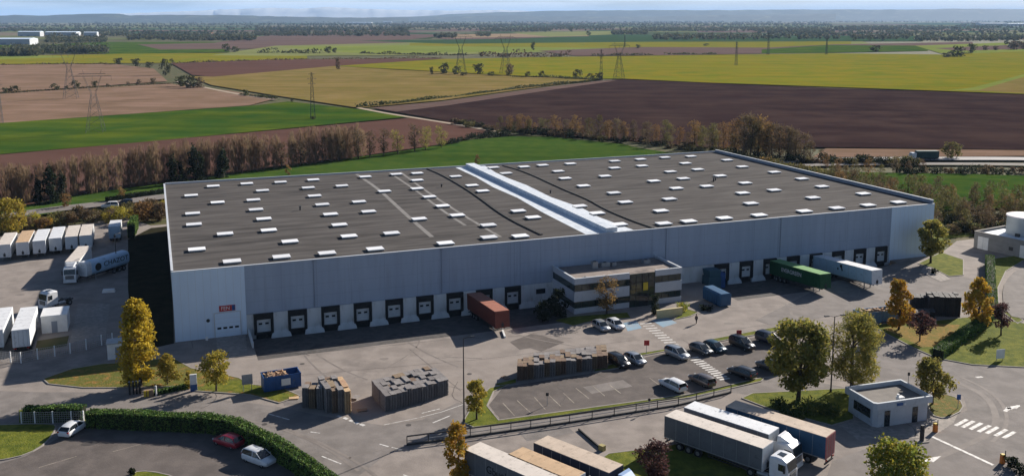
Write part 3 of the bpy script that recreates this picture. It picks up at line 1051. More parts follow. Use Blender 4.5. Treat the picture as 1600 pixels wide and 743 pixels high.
# loading docks
def dock(u, first=[None]):
    if first[0] is None:
        b = MB()     # black shelter frame
        b.box2((-1.62, -.45, -.25), (-1.16, .16, 3.28))
        b.box2((1.16, -.45, -.25), (1.62, .16, 3.28))
        b.box2((-1.16, -.45, 2.35), (1.16, .16, 3.28))
        b.box2((-1.66, -.50, 3.28), (1.66, .16, 3.34))
        sh = b.build('dock_shelter', M['black'])
        b = MB()
        b.box2((-1.16, -.02, .06), (1.16, .13, 2.35), 0)
        for z in (.6, 1.15, 1.75):
            b.box2((-1.15, -.028, z), (1.15, -.02, z + .02), 1)
        dr = b.build('dock_door', [M['doorpanel'], M['cladjoint']])
        wn = []
        for sx in (-.55, .55):
            b = MB()
            b.box2((sx - .3, -.06, 1.35), (sx + .3, -.022, 1.68))
            wn.append(b.build('window', M['glass'], dr))
        b = MB()     # leveller pit and bumpers
        b.box2((-1.3, -.06, -1.25), (1.3, .14, .02), 0)
        b.box2((-1.25, -.30, -.42), (-.95, -.06, .0), 0)
        b.box2((.95, -.30, -.42), (1.25, -.06, .0), 0)
        b.box2((-1.02, -.35, .0), (1.02, .1, .05), 1)
        lv = b.build('dock_leveller', [M['black'], M['darkmetal']])
        first[0] = (sh, dr, lv, wn)
        parts, wins = [sh, dr, lv], wn
    else:
        sh, dr, lv, wn = first[0]
        parts = [o.copy() for o in (sh, dr, lv)]
        wins = [o.copy() for o in wn]
        for o in parts + wins:
            COL.objects.link(o)
        for o in wins:
            o.parent = parts[1]
    for o in parts:
        o.parent = wh
        o.location = (u, 0, 0)


DOCKS_L = [14.3 + 5.69 * k for k in range(9)]
DOCKS_R = [105.8 + 5.86 * k for k in range(8)]
for u in DOCKS_L + DOCKS_R:
    dock(u)
# white pillars with flared feet between the docks
pil = MB()
pil.box2((-1.22, -.3, -1.25), (1.22, .14, 3.35))
pil.loft([[(-1.75, -.75, -1.25), (1.75, -.75, -1.25), (1.75, -.302, -1.25), (-1.75, -.302, -1.25)],
          [(-1.6, -.6, -.55), (1.6, -.6, -.55), (1.6, -.302, -.55), (-1.6, -.302, -.55)],
          [(-1.22, -.34, .1), (1.22, -.34, .1), (1.22, -.302, .1), (-1.22, -.302, .1)]])
pil0 = pil.build('pillar', M['whitewall'], wh)
k = 0
for D in (DOCKS_L, DOCKS_R):
    for a, b in zip(D, D[1:] + [D[-1] + 5.7]):
        if b > 147.5 and D is DOCKS_R and a > 146:
            continue
        o = pil0 if k == 0 else pil0.copy()
        if k:
            COL.objects.link(o)
            o.parent = wh
        o.location = ((a + b) / 2, 0, 0)
        k += 1
# plain white bay right of the left docks with its little window
mb = MB()
mb.box2((63.2, -.12, -1.25), (68.6, .14, 3.35))
mb.build('white_bay', M['whitewall'], wh)
mb = MB()
mb.box2((64.6, -.17, 1.35), (66.5, -.1, 2.3))
mb.build('window', M['glass'], wh)
# drive in gate with its sign on the left corner panel
mb = MB()
mb.box2((6.4, -.13, .02), (10.45, -.055, 4.15), 0)
mb.box2((6.2, -.18, .0), (6.4, -.055, 4.3), 1)
mb.box2((10.45, -.18, .0), (10.65, -.055, 4.3), 1)
mb.box2((6.4, -.18, 4.15), (10.45, -.055, 4.3), 1)
for z in (.8, 1.6, 2.4, 3.2):
    mb.box2((6.42, -.137, z), (10.43, -.13, z + .03), 1)
gate = mb.build('gate', [M['whiteclad'], M['coping']], wh)
for i in range(4):
    b = MB()
    b.box2((6.72 + i * .95, -.15, 1.38), (7.36 + i * .95, -.131, 1.72))
    b.build('window', M['glass'], gate)
mb = MB()
mb.box2((7.15, -.16, 4.42), (9.75, -.06, 5.42), 0)
mb.box2((9.2, -.175, 4.47), (9.7, -.161, 5.37), 1)
sg = mb.build('sign', [M['red'], M['bluemetal']], wh)
lettering('FEN', .86, M['redwhite'], sg, (8.15, -.168, 4.92), (math.pi / 2, 0, 0), depth=.006, sx=.98)
mb = MB()
mb.cyl((5.3, -.14, 3.1), (5.3, -.055, 3.1), .3, n=14)
mb.build('vent', M['darkmetal'], wh)
mb = MB()
for u in (23.0, 46.0, 92.6, 120.0):
    mb = MB()
    mb.cyl((u, -.1, 3.5), (u, -.1, ZR - .1), .06, n=8)
    mb.box2((u - .2, -.2, ZR - .35), (u + .2, 0, ZR - .05))
    mb.build('drain_pipe', M['cladjoint'], wh)
for u in (60.2, 61.4):
    mb = MB()
    mb.box2((u - .03, -.04, 3.5), (u + .03, -.012, ZR - .05))
    mb.build('wall_trim', M['cladjoint'], wh)

# low walls between the gate ramp and the dock pit
lw = MB()
lw.box2((11.62, -7.5, -.9), (11.88, -.12, .9))
lw = lw.build('retaining_wall', M['whitewall'], loc=(*BA, 0), rz=BANG)
tag(lw, 'low white wall between the ramp of the gate under the red sign and the first loading dock', 'wall')

# ------------------------------------------------------------------ office block in front of the warehouse
of = thing('office_building', 'two storey white and dark glass office block with dark entrance standing against the warehouse', 'office', BA, BANG)
o0, o1, vf, vb, zo = 68.0, 90.3, -10.1, -.12, 6.55
mb = MB()
def ring(z0, z1, e=0.0, gapped=True):
    # band round the block, left open where the dark entrance stands
    ent0, ent1 = 79.2, 84.6
    mb.box2((o0 - e, vf - e, z0), (ent0, vf + .3, z1))
    mb.box2((ent1, vf - e, z0), (o1 + e, vf + .3, z1))
    mb.box2((o0 - e, vf + .3, z0), (o0 + .3, vb, z1))
    mb.box2((o1 - .3, vf + .3, z0), (o1 + e, vb, z1))
ring(-.1, 1.0)
ring(2.25, 4.15)
ring(5.45, zo)
mb.build('wall_band', M['officewall'], of)
for z0, z1 in ((1.0, 2.25), (4.15, 5.45)):
    b = MB()
    def mull(x0, x1):
        x = x0 + 1.5
        while x < x1 - .5:
            b.box2((x - .04, vf + .08, z0), (x + .04, vf + .12, z1), 1)
            x += 1.5
    b.box2((o0 + .12, vf + .12, z0), (79.2, vf + .25, z1), 0)
    b.box2((o0 + .12, vf + .25, z0), (o0 + .22, vb, z1), 0)
    mull(o0, 79)
    b.build('window_band', [M['shopglass'], M['darkmetal']], of)
    b = MB()
    b.box2((84.6, vf + .12, z0), (o1 - .12, vf + .25, z1), 0)
    b.box2((o1 - .22, vf + .25, z0), (o1 - .12, vb, z1), 0)
    mull(84.6, o1)
    b.build('window_band', [M['shopglass'], M['darkmetal']], of)
mb = MB()
mb.box2((o0 + .3, vf + .3, zo - .55), (o1 - .3, vb, zo - .45))
mb.build('roof', M['officeroof'], of)
mb = MB()
for (a, b) in (((o0 - .06, vf - .06, zo), (79.2, vf + .34, zo + .06)), ((84.6, vf - .06, zo), (o1 + .06, vf + .34, zo + .06)),
               ((o0 - .06, vf + .34, zo), (o0 + .34, vb, zo + .06)), ((o1 - .34, vf + .34, zo), (o1 + .06, vb, zo + .06))):
    mb.box2(a, b)
mb.build('coping', M['coping'], of)
mb = MB()
mb.box2((79.2, vf + .05, -.1), (84.6, vf + .3, zo - .3), 0)
for x in (79.3, 80.6, 81.9, 83.2, 84.5):
    mb.box2((x - .05, vf, -.1), (x + .05, vf + .05, zo - .3), 1)
for z in (2.3, 3.3, 4.6, 5.7):
    mb.box2((79.36, vf + .01, z), (84.44, vf + .05, z + .08), 1)
ent = mb.build('entrance_front', [M['shopglass'], M['darkmetal']], of)
mb = MB()
mb.box2((82.05, vf - .08, 3.0), (83.05, vf - .01, 4.5))
mb.build('sign', M['yellow'], of)
mb = MB()
mb.box2((81.2, vf - .02, -.05), (82.1, vf + .04, 2.2))
mb.box2((82.15, vf - .02, -.05), (83.05, vf + .04, 2.2))
mb.build('door', M['glass'], of)
for (u, v, sx, sy, h) in [(75.4, -3.0, 1.1, .9, 1.3), (77.8, -2.6, 1.8, .9, .8), (79.6, -2.8, .9, .7, .7), (70.6, -9.0, .8, .5, .35), (88.2, -9.2, .9, .5, .35), (86.4, -3.2, 1.4, 1.0, .7)]:
    b = MB()
    b.box((u, v, zo - .45 + h / 2), (sx, sy, h), m=0)
    b.cyl((u, v, zo - .45 + h), (u, v, zo - .45 + h + .06), min(sx, sy) * .35, n=10, m=1)
    b.build('roof_unit', [M['galv'], M['darkmetal']], of)
# white link wall to the right of the office
mb = MB()
mb.box2((90.6, -.9, -.1), (93.6, .1, 3.3))
mb.build('link_wall', M['whitewall'], of)
mb = MB()
mb.box2((91.4, -.96, 0), (92.3, -.9, 2.1))
mb.build('side_door', M['glass'], of)

# pale low wall and green bits before the office
w_ = MB()
w_.box((0, 0, .75), (5.2, .3, 1.5))
w_.box((0, 0, 1.54), (5.3, .4, .08))
p = P(1046, 495)
tag(w_.build('garden_wall', mat('pale_yellow_wall', (.55, .47, .27), (.46, .39, .22), s=1.2, rough=.9), loc=(*p, 0), rz=BANG), 'short pale yellow garden wall beside the office entrance and disabled bays', 'wall')

# ------------------------------------------------------------------ gatehouse
q = [P(1338, 655), P(1366, 669), P(1450, 656)]
gA = Vector(P(1366, 668))
gdir = (Vector(P(1452, 655)) - gA)
gang = math.atan2(gdir.y, gdir.x)
gh = thing('gatehouse', 'small white single storey gatehouse with flat overhanging roof and two dark doors', 'gatehouse', (gA.x, gA.y, 0), gang)
GL, GD = 8.3, 5.4
mb = MB()
wl = smooth_poly([(0, 0), (GL, 0), (GL, GD), (0, GD)], 0)
poly = [(.5, 0), (GL, 0), (GL, GD), (0, GD), (0, .5)]
mb.prism(poly, -.05, 2.75)
mb.build('wall', M['gatewall'], gh)
def fascia(e0, e1, z0, z1):
    b = MB()
    outer = [(.35 - e1, -e1), (GL + e1, -e1), (GL + e1, GD + e1), (-e1, GD + e1), (-e1, .35 - e1)]
    inner = [(.45 - e0, -e0), (GL + e0, -e0), (GL + e0, GD + e0), (-e0, GD + e0), (-e0, .45 - e0)]
    n = 5
    for i in range(n):
        j = (i + 1) % n
        o, o_, a, a_ = outer[i], outer[j], inner[i], inner[j]
        b.add([(*o, z0), (*o_, z0), (*o_, z1), (*o, z1), (*a, z1), (*a_, z1), (*a_, z0), (*a, z0)], [(0, 1, 2, 3), (3, 2, 5, 4), (4, 5, 6, 7), (7, 6, 1, 0)])
    return b
fascia(.1, .40, 2.6, 3.5).build('fascia', M['gatewall'], gh)
mb = MB()
mb.flat([(-.09, .12), (.12, -.09), (GL + .09, -.09), (GL + .09, GD + .09), (-.09, GD + .09)], 2.9)
mb.build('roof', mat('gatehouse_roof', (.21, .19, .17), (.16, .145, .13), s=.8, rough=.95), gh)
mb = MB()
mb.box2((1.5, -.05, 0), (2.35, .02, 2.15))
mb.build('door', M['glass'], gh)
mb = MB()
mb.box2((5.9, -.05, 0), (6.75, .02, 2.15))
mb.build('door', M['glass'], gh)
mb = MB()
mb.box2((-.05, .9, 1.0), (.02, 4.3, 2.2), 0)
for v in (1.7, 2.6, 3.5):
    mb.box2((-.07, v - .03, 1.0), (-.05, v + .03, 2.2), 1)
mb.build('window', [M['glass'], M['darkmetal']], gh)
mb = MB()
mb.box2((3.0, -.50, 2.85), (3.9, -.415, 3.2))
mb.build('sign', M['bluemetal'], gh)
mb = MB()
mb.cyl((4.2, -.53, 3.0), (4.2, -.415, 3.0), .16, n=12)
mb.build('wall_lamp', M['white'], gh)
mb = MB()
mb.box((4.6, .9, 3.2), (.9, .7, .42))
mb.cyl((4.3, 1.0, 3.41), (4.3, 1.0, 3.75), .18, n=10)
mb.build('roof_unit', M['white'], gh)

# ------------------------------------------------------------------ small service building with tank at the right edge
uA = Vector(P(1521, 386))
uB = Vector(P(1600, 404))
ud = math.atan2((uB - uA).y, (uB - uA).x)
ub = thing('service_building', 'low grey block service building with white doors and flat white roof at the right edge', 'building', (uA.x, uA.y, 0), ud)
UBL, UBD, UZ = 20.0, 11.5, 3.9
mb = MB()
mb.box2((0, 0, -.1), (UBL, .3, UZ))
mb.box2((0, .3, -.1), (.3, UBD, UZ))
mb.box2((.3, UBD - .3, -.1), (UBL, UBD, UZ))
mb.box2((UBL - .3, .3, -.1), (UBL, UBD - .3, UZ))
mb.build('wall', mat('grey_block_wall', (.25, .245, .24), (.2, .195, .19), s=.5, rough=.9, stretch=(1, 1, 2)), ub)
mb = MB()
mb.box2((.3, .3, UZ - .6), (UBL - .3, UBD - .3, UZ - .45))
mb.build('roof', M['roofwhite'], ub)
mb = MB()
mb.box2((-.08, -.08, UZ), (UBL, .36, UZ + .07))
mb.box2((-.08, .36, UZ), (.36, UBD + .08, UZ + .07))
mb.box2((.36, UBD - .36, UZ), (UBL, UBD + .08, UZ + .07))
mb.build('coping', M['kerb'], ub)
for x in (1.0, 11.2):
    b = MB()
    b.box2((x, -.06, 0), (x + 2.6, .02, 2.9), 0)
    b.box2((x + 1.28, -.07, 0), (x + 1.32, -.06, 2.9), 1)
    b.build('door', [M['white'], M['cladjoint']], ub)
mb = MB()
mb.box2((8.6, -.05, 1.2), (9.6, .02, 2.0))
mb.build('vent', M['darkmetal'], ub)
for (x, y_) in ((6.0, 8.5),):
    b = MB()
    b.cyl((x, y_, UZ - .5), (x, y_, UZ + 2.2), .22, n=10)
    b.cyl((x, y_, UZ + 2.2), (x, y_, UZ + 2.35), .3, n=10)
    b.build('flue', M['white'], ub)
b = MB()
b.box((7.4, 5.0, UZ - .1), (.9, .9, .7))
b.build('roof_hatch', M['darkmetal'], ub)
# round sprinkler tank
tq = P(1600, 388)
tk = thing('water_tank', 'round pale sprinkler tank with white lid behind the low grey service building', 'tank', tq)
mb = MB()
mb.cyl((0, 0, 0), (0, 0, 7.6), 4.1, n=40, cap=False)
for z in (1.5, 3.0, 4.5, 6.0):
    mb.cyl((0, 0, z), (0, 0, z + .08), 4.14, n=40, cap=False)
mb.build('tank_shell', mat('tank_steel', (.42, .45, .46), (.36, .39, .4), s=.6, rough=.5, metal=.2), tk)
mb = MB()
mb.cyl((0, 0, 7.6), (0, 0, 7.9), 4.3, 4.25, n=40)
mb.cyl((0, 0, 7.9), (0, 0, 8.25), 4.2, .5, n=40)
mb.build('tank_lid', mat('tank_lid', (.66, .62, .62), (.6, .57, .57), s=.6, rough=.7), tk)

# ------------------------------------------------------------------ cabins and small sheds on the left
def cabin(px, label, size, rz, wallm='white', roofm='galv', name='site_cabin'):
    L_, D_, h_ = size
    c = thing(name, label, 'cabin', P(*px), rz)
    b = MB()
    b.box2((-L_ / 2, -D_ / 2, -.02), (L_ / 2, D_ / 2, h_))
    b.build('wall', M[wallm], c)
    b = MB()
    b.box((0, 0, h_ + .08), (L_ + .25, D_ + .25, .16), taper=.97)
    b.build('roof', M[roofm], c)
    b = MB()
    b.box2((-.45, -D_ / 2 - .04, 0), (.45, -D_ / 2 + .01, 2.0))
    b.build('door', M['cladjoint'], c)
    return c
cabin((186, 556), 'small pale shed with grey roof at the foot of the tall golden tree', (3.2, 2.5, 2.5), BANG)
cabin((88, 512), 'plain white site cabin standing alone beside the parked box trailer in the truck yard', (4.0, 5.0, 2.9), BANG, roofm='white')

# white industrial buildings far off on the plain
for i, (x0, x1, yb, yt, lab) in enumerate([(-30, 45, 70, 60.5, 'long low white hall with pale roof at the far left edge'),
                                    (28, 62, 57, 49.5, 'white hall with grey roof far off beyond the dark wood'),
                                    (70, 118, 56, 50, 'long pale industrial hall far off behind the conifer block'),
                                    (131, 151, 57, 50.5, 'small bright white hall far off at the right end of the industrial group'),
                                    (540, 580, 38, 34.6, 'pale hall among distant trees on the plain under the mountains'),
                                    (598, 612, 36, 32, 'tiny white silo building far off among distant woods'),
                                    (1532, 1572, 40, 35.5, 'long white hall far off near the right edge'),
                                    (1576, 1630, 41, 36.5, 'second long white hall far off touching the right edge')]):
    a, b_ = P(x0, yb), P(x1, yb)
    Lx = b_[0] - a[0]
    hh = max(4, H - (yt - 29) / FPX * a[1])
    hh = min(hh, 16)
    c = thing('industrial_hall', lab, 'hall', ((a[0] + b_[0]) / 2, a[1] + Lx * .2), .05)
    b = MB()
    b.box2((-Lx / 2, -Lx * .2, -.1), (Lx / 2, Lx * .2, hh), 0)
    b.build('wall', M['hallwall'], c)
    b = MB()
    b.loft([[(-Lx / 2 - .3, -Lx * .2 - .3, hh), (-Lx / 2 - .3, 0, hh + 2.2), (-Lx / 2 - .3, Lx * .2 + .3, hh)],
            [(Lx / 2 + .3, -Lx * .2 - .3, hh), (Lx / 2 + .3, 0, hh + 2.2), (Lx / 2 + .3, Lx * .2 + .3, hh)]])
    b.build('roof', M['whiteclad'], c)
    for k in range(3):
        b = MB()
        b.box2((-Lx * .4 + k * Lx * .3, -Lx * .2 - .1, 0), (-Lx * .28 + k * Lx * .3, -Lx * .2, 4))
        b.build('gate', M['cladjoint'], c)
# ------------------------------------------------------------------ vehicle kit
def wheel(parent, x, y, r, w, side):
    b = MB()
    b.cyl((0, -w / 2, 0), (0, w / 2, 0), r, n=16)
    o = b.build('wheel', M['tyre'], parent, loc=(x, y, r))
    b = MB()
    b.cyl((0, side * (w / 2 - .02), 0), (0, side * (w / 2 + .012), 0), r * .6, r * .5, n=12)
    b.build('rim', M['rim'], o)
    return o


def car(label, px, head, paintm, kind='hatch', group='parked cars', name='car', dark=False):
    c = thing(name, label, 'car', (px[0], px[1], 0.0) if len(px) == 2 else px, R(head), group)
    L_, Wd, Ht = dict(hatch=(4.15, 1.76, 1.48), estate=(4.6, 1.8, 1.5), suv=(4.45, 1.85, 1.66), van=(4.6, 1.82, 1.85))[kind]
    k, w, h = L_ / 4.2, Wd / 1.78, Ht / 1.48

    def sec(x, hw, zb, zt):
        hw *= w
        zt = zt * h
        return [(x * k, sy * yy, zz) for sy, pts in ((-1, [(hw * .9, zb), (hw, zb + .18), (hw, zt - .2), (hw * .9, zt)]), (1, [(hw * .9, zt), (hw, zt - .2), (hw, zb + .18), (hw * .9, zb)])) for yy, zz in pts]
    b = MB()
    b.loft([sec(-2.1, .70, .36, .80), sec(-2.0, .83, .26, .95), sec(-1.75, .87, .22, 1.0), sec(-1.0, .89, .2, 1.0), sec(0, .89, .2, .97), sec(.85, .89, .2, .95), sec(1.15, .88, .2, .92),
            sec(1.6, .86, .22, .84), sec(1.95, .79, .28, .73), sec(2.1, .66, .36, .6)], smooth=True)
    body = b.build('body', paintm, c)
    if kind in ('estate', 'van', 'suv'):
        st = [(-2.02, .82, .78, 1.02), (-1.85, .84, .70, 1.36), (-1.55, .84, .68, 1.46), (-.3, .85, .67, 1.49), (.35, .85, .66, 1.44), (.65, .85, .68, 1.3), (1.2, .83, .78, .94)]
    else:
        st = [(-1.98, .8, .76, .99), (-1.55, .83, .68, 1.36), (-1.1, .84, .67, 1.46), (-.2, .85, .66, 1.49), (.4, .85, .66, 1.42), (.7, .85, .69, 1.27), (1.2, .83, .78, .94)]
    b = MB()
    secs = []
    for x, hb, ht, zt in st:
        zb = .93
        secs.append([(x * k, -hb * w, zb * h), (x * k, -ht * w, (zt - .04) * h), (x * k, -ht * w * .85, zt * h), (x * k, ht * w * .85, zt * h), (x * k, ht * w, (zt - .04) * h), (x * k, hb * w, zb * h)])
    b.loft(secs, smooth=False)
    b.build('window_glass', M['glass'], c)
    b = MB()
    rs = []
    for x, hb, ht, zt in st[1:-2]:
        rs.append([(x * k, -(ht + .015) * w, (zt - .05) * h), (x * k, -ht * .85 * w, (zt + .018) * h), (x * k, ht * .85 * w, (zt + .018) * h), (x * k, (ht + .015) * w, (zt - .05) * h)])
    b.loft(rs, closed=False, cap=False, smooth=True)
    for s in (-1, 1):
        for i, j in ((0, 1), (len(st) - 3, len(st) - 1)):
            (xa, ha, ta, za), (xb, hb_, tb, zb_) = st[i], st[j]
            b.bar((xa * k, s * (ta + .012) * w, (za - .03) * h), (xb * k, s * (tb + .012) * w, (zb_ - .03) * h), .07)
        b.bar((-.15 * k, s * .86 * w, .95 * h), (-.25 * k, s * .68 * w, 1.46 * h), .07)
    b.build('roof', paintm, c)
    for x in (-1.3, 1.3):
        for s in (-1, 1):
            wheel(c, x * k, s * (.86 * w - .1), .32, .2, s)
    for s in (-1, 1):
        b = MB()
        b.box((1.93 * k, s * .6 * w, .64 * h), (.28, .32, .14), rz=-s * .35)
        b.build('headlight', M['lamp_clear'], c)
        b = MB()
        b.box((-2.02 * k, s * .68 * w, .82 * h), (.14, .26, .2))
        b.build('tail_light', M['lamp_red'], c)
        b = MB()
        b.box((.78 * k, s * (.99 * w), .99 * h), (.14, .16, .1))
        b.build('mirror', paintm, c)
    return c


PAINT = dict(
    white=paint('car_white', (.68, .69, .70)), black=paint('car_black', (.013, .014, .016)), silver=paint('car_silver', (.42, .44, .46), .25, .5),
    grey=paint('car_grey', (.10, .105, .11), .28, .4), brown=paint('car_grey_brown', (.13, .11, .10), .3, .4), teal=paint('car_teal', (.02, .06, .085)),
    navy=paint('car_navy', (.018, .024, .045)), red=paint('car_red', (.32, .015, .03)))

cars = [
    ('white hatchback driving out past the end of the long clipped hedge', (-56.9, 115.0), 78, 'white', 'hatch', 'cars by the left hedge'),
    ('dark red car standing in the shade under the long clipped hedge', (-35.7, 111.3), 150, 'red', 'hatch', 'cars by the left hedge'),
    ('white car parked half out of the shade below the red car', (-30.6, 106.6), -33, 'white', 'suv', 'cars by the left hedge'),
    ('silver grey car, left of the pair parked before the office entrance', (15.4, 155.8), -67, 'silver', 'hatch', 'cars before the office'),
    ('white car, right of the pair parked before the office and next to the blue bay', (18.0, 156.7), -67, 'white', 'hatch', 'cars before the office'),
    ('black car parked right beside the end of the long pallet stack', (16.5, 138.9), -60, 'black', 'suv', 'cars in the car park'),
    ('silver blue hatchback parked right of the black car at the pallet stack', (19.2, 139.9), -60, 'silver', 'hatch', 'cars in the car park'),
    ('silver car standing alone at the top end of the lower zebra crossing', (26.2, 142.3), -57, 'silver', 'suv', 'cars in the car park'),
    ('dark grey hatchback, left of the two close together right of the zebra', (30.4, 144.4), -57, 'grey', 'hatch', 'cars in the car park'),
    ('teal car tucked in right of the dark grey hatchback', (32.8, 145.4), -57, 'teal', 'hatch', 'cars in the car park'),
    ('black van like car under the red square sign', (37.5, 146.6), -58, 'black', 'van', 'cars in the car park'),
    ('navy blue large car at the right end of the upper row by the trees', (42.4, 148.8), -56, 'navy', 'van', 'cars in the car park'),
    ('white estate car nearest the guard rail in the lower parking row', (23.3, 129.6), 123, 'white', 'estate', 'cars in the car park'),
    ('grey brown estate car right of the white one in the lower parking row', (27.9, 131.4), 120, 'brown', 'estate', 'cars in the car park'),
    ('black estate car just right of the bottom end of the zebra crossing', (34.5, 134.4), 128, 'black', 'estate', 'cars in the car park'),
    ('grey car half hidden in the shade of the big olive trees', (39.4, 137.0), 126, 'grey', 'suv', 'cars in the car park'),
]
for lab, p, hd, pc, kd, g in cars:
    car(lab, p, hd, PAINT[pc], kd, g)
p = P(172, 325.5)
car('white car driving on the country road behind the truck yard', (p[0], p[1], .16), 200, PAINT['white'], 'van', 'cars on the country road')
p = P(195, 322)
car('dark car following close behind the white one on the country road', (p[0], p[1], .16), 200, PAINT['navy'], 'van', 'cars on the country road')

# ------------------------------------------------------------------ trailers and tractors
def m2(name, c, k=.82, **kw):
    return mat(name, c, tuple(x * k for x in c), s=.5, rough=kw.pop('rough', .55), c3=tuple(x * .6 for x in c), s3=1.7, lo3=.56, hi3=.72, **kw)


TM = dict(
    dirtytop=m2('dirty_trailer_roof', (.52, .42, .33), .8, rough=.8), paletop=m2('pale_trailer_roof', (.60, .54, .48), .86, rough=.8), whitetop=m2('white_trailer_roof', (.68, .69, .70), .9),
    tantop=m2('tan_trailer_roof', (.52, .36, .22), .8, rough=.85), greyside=m2('grey_curtain', (.13, .14, .15), .8), slate=m2('slate_curtain', (.17, .17, .19), .85),
    navyside=m2('navy_curtain', (.022, .03, .055), .8), blueside=m2('blue_curtain', (.02, .075, .15), .8), white=m2('white_trailer_side', (.62, .64, .65), .9),
    redend=m2('red_trailer_end', (.42, .13, .13), .8), green=m2('green_container', (.008, .07, .024), .8), greentop=m2('green_container_roof', (.16, .33, .12), .85),
    orange=m2('orange_container', (.17, .045, .03), .8), orangetop=m2('orange_container_roof', (.36, .15, .10), .85), paleblue=m2('pale_blue_side', (.40, .50, .58), .88),
    tankblue=m2('blue_tank', (.36, .53, .70), .88, rough=.4), tankend=m2('white_tank_end', (.62, .64, .66), .9))


def semi_trailer(label, c, head, L_=13.6, side='white', top='whitetop', rear='white', front='white', Wd=2.55, Hh=4.0, tilt=0.0, group='semi trailers', corrug=False, z=0.0, name='semi_trailer', legs=True):
    o = thing(name, label, 'trailer', (c[0], c[1], z), R(head), group)
    if tilt:
        o.rotation_euler = (0, -tilt, R(head))
    zf = 1.15
    x0, x1, hw = -L_ / 2, L_ / 2, Wd / 2
    b = MB()
    b.box2((x0 + .05, -hw, zf), (x1 - .05, hw, Hh - .06), 0)
    if corrug:
        n = int(L_ / .55)
        for i in range(n):
            x = x0 + .3 + i * (L_ - .6) / n
            for s in (-1, 1):
                b.box2((x, s * hw, zf + .15), (x + .26, s * (hw + .035), Hh - .2), 0)
    else:
        for i in range(1, 8):
            x = x0 + i * L_ / 8
            for s in (-1, 1):
                b.box2((x - .02, s * hw, zf + .05), (x + .02, s * (hw + .012), Hh - .15), 1)
        for s in (-1, 1):
            b.box2((x0 + .05, s * hw, zf), (x1 - .05, s * (hw + .02), zf + .14), 1)
    b.build('side_wall', [TM[side], M['galv']], o)
    b = MB()
    b.box2((x0 + .02, -hw - .03, Hh - .06), (x1 - .02, hw + .03, Hh))
    for i in range(1, 7):
        x = x0 + i * L_ / 7
        b.box2((x - .03, -hw, Hh), (x + .03, hw, Hh + .012))
    b.build('roof', TM[top], o)
    b = MB()
    b.box2((x1 - .05, -hw - .02, zf - .05), (x1 + .03, hw + .02, Hh - .02), 0)
    b.box2((x1 + .03, -.22, zf + .1), (x1 + .09, .22, zf + .75), 1)
    b.box2((x1 + .03, -.05, zf + .75), (x1 + .07, .05, zf + 1.0), 1)
    b.build('front_wall', [TM[front], M['darkmetal']], o)
    for s in (-1, 1):
        b = MB()
        b.box2((x0 - .02, .01 if s > 0 else -hw, zf), (x0 + .06, hw if s > 0 else -.01, Hh - .08), 0)
        for y in (.35, .9):
            b.box2((x0 - .05, s * y - .02, zf + .05), (x0 - .02, s * y + .02, Hh - .2), 1)
        b.build('rear_door', [TM[rear], M['galv']], o)
    b = MB()
    b.box2((x0 + .2, -.55, .85), (x1 - .3, -.4, zf))
    b.box2((x0 + .2, .4, .85), (x1 - .3, .55, zf))
    b.box2((x0 + .05, -1.15, .42), (x0 + .2, 1.15, .58))
    for s in (-1, 1):
        b.box2((x0 + .08, s * .8 - .05, .5), (x0 + .18, s * .8 + .05, zf))
    for s in (-1, 1):
        for z in (.55, .85):
            b.box2((x0 + 6.2 if L_ > 9 else x0 + 5.4, s * 1.16 - .03, z), (x1 - 3.0, s * 1.16 + .03, z + .12))
        for i in range(3):
            b.box2((x0 + 1.45 + i * 1.3, s * 1.05 - .2, 1.02), (x0 + 2.95 + i * 1.3 - .25, s * 1.05 + .2, 1.06))
    b.build('chassis', M['darkmetal'], o)
    for i in range(3):
        for s in (-1, 1):
            wheel(o, x0 + 2.2 + i * 1.3, s * 1.05, .5, .36, s)
    if legs:
        for s in (-1, 1):
            b = MB()
            b.box2((x1 - 2.75, s * .75 - .07, .06), (x1 - 2.6, s * .75 + .07, zf))
            b.box2((x1 - 2.85, s * .75 - .15, 0), (x1 - 2.5, s * .75 + .15, .06))
            b.build('landing_leg', M['galv'], o)
    for s in (-1, 1):
        b = MB()
        b.box2((x0 - .03, s * .95 - .2, .85), (x0 + .04, s * .95 + .2, 1.0))
        b.build('tail_light', M['lamp_red'], o)
    return o


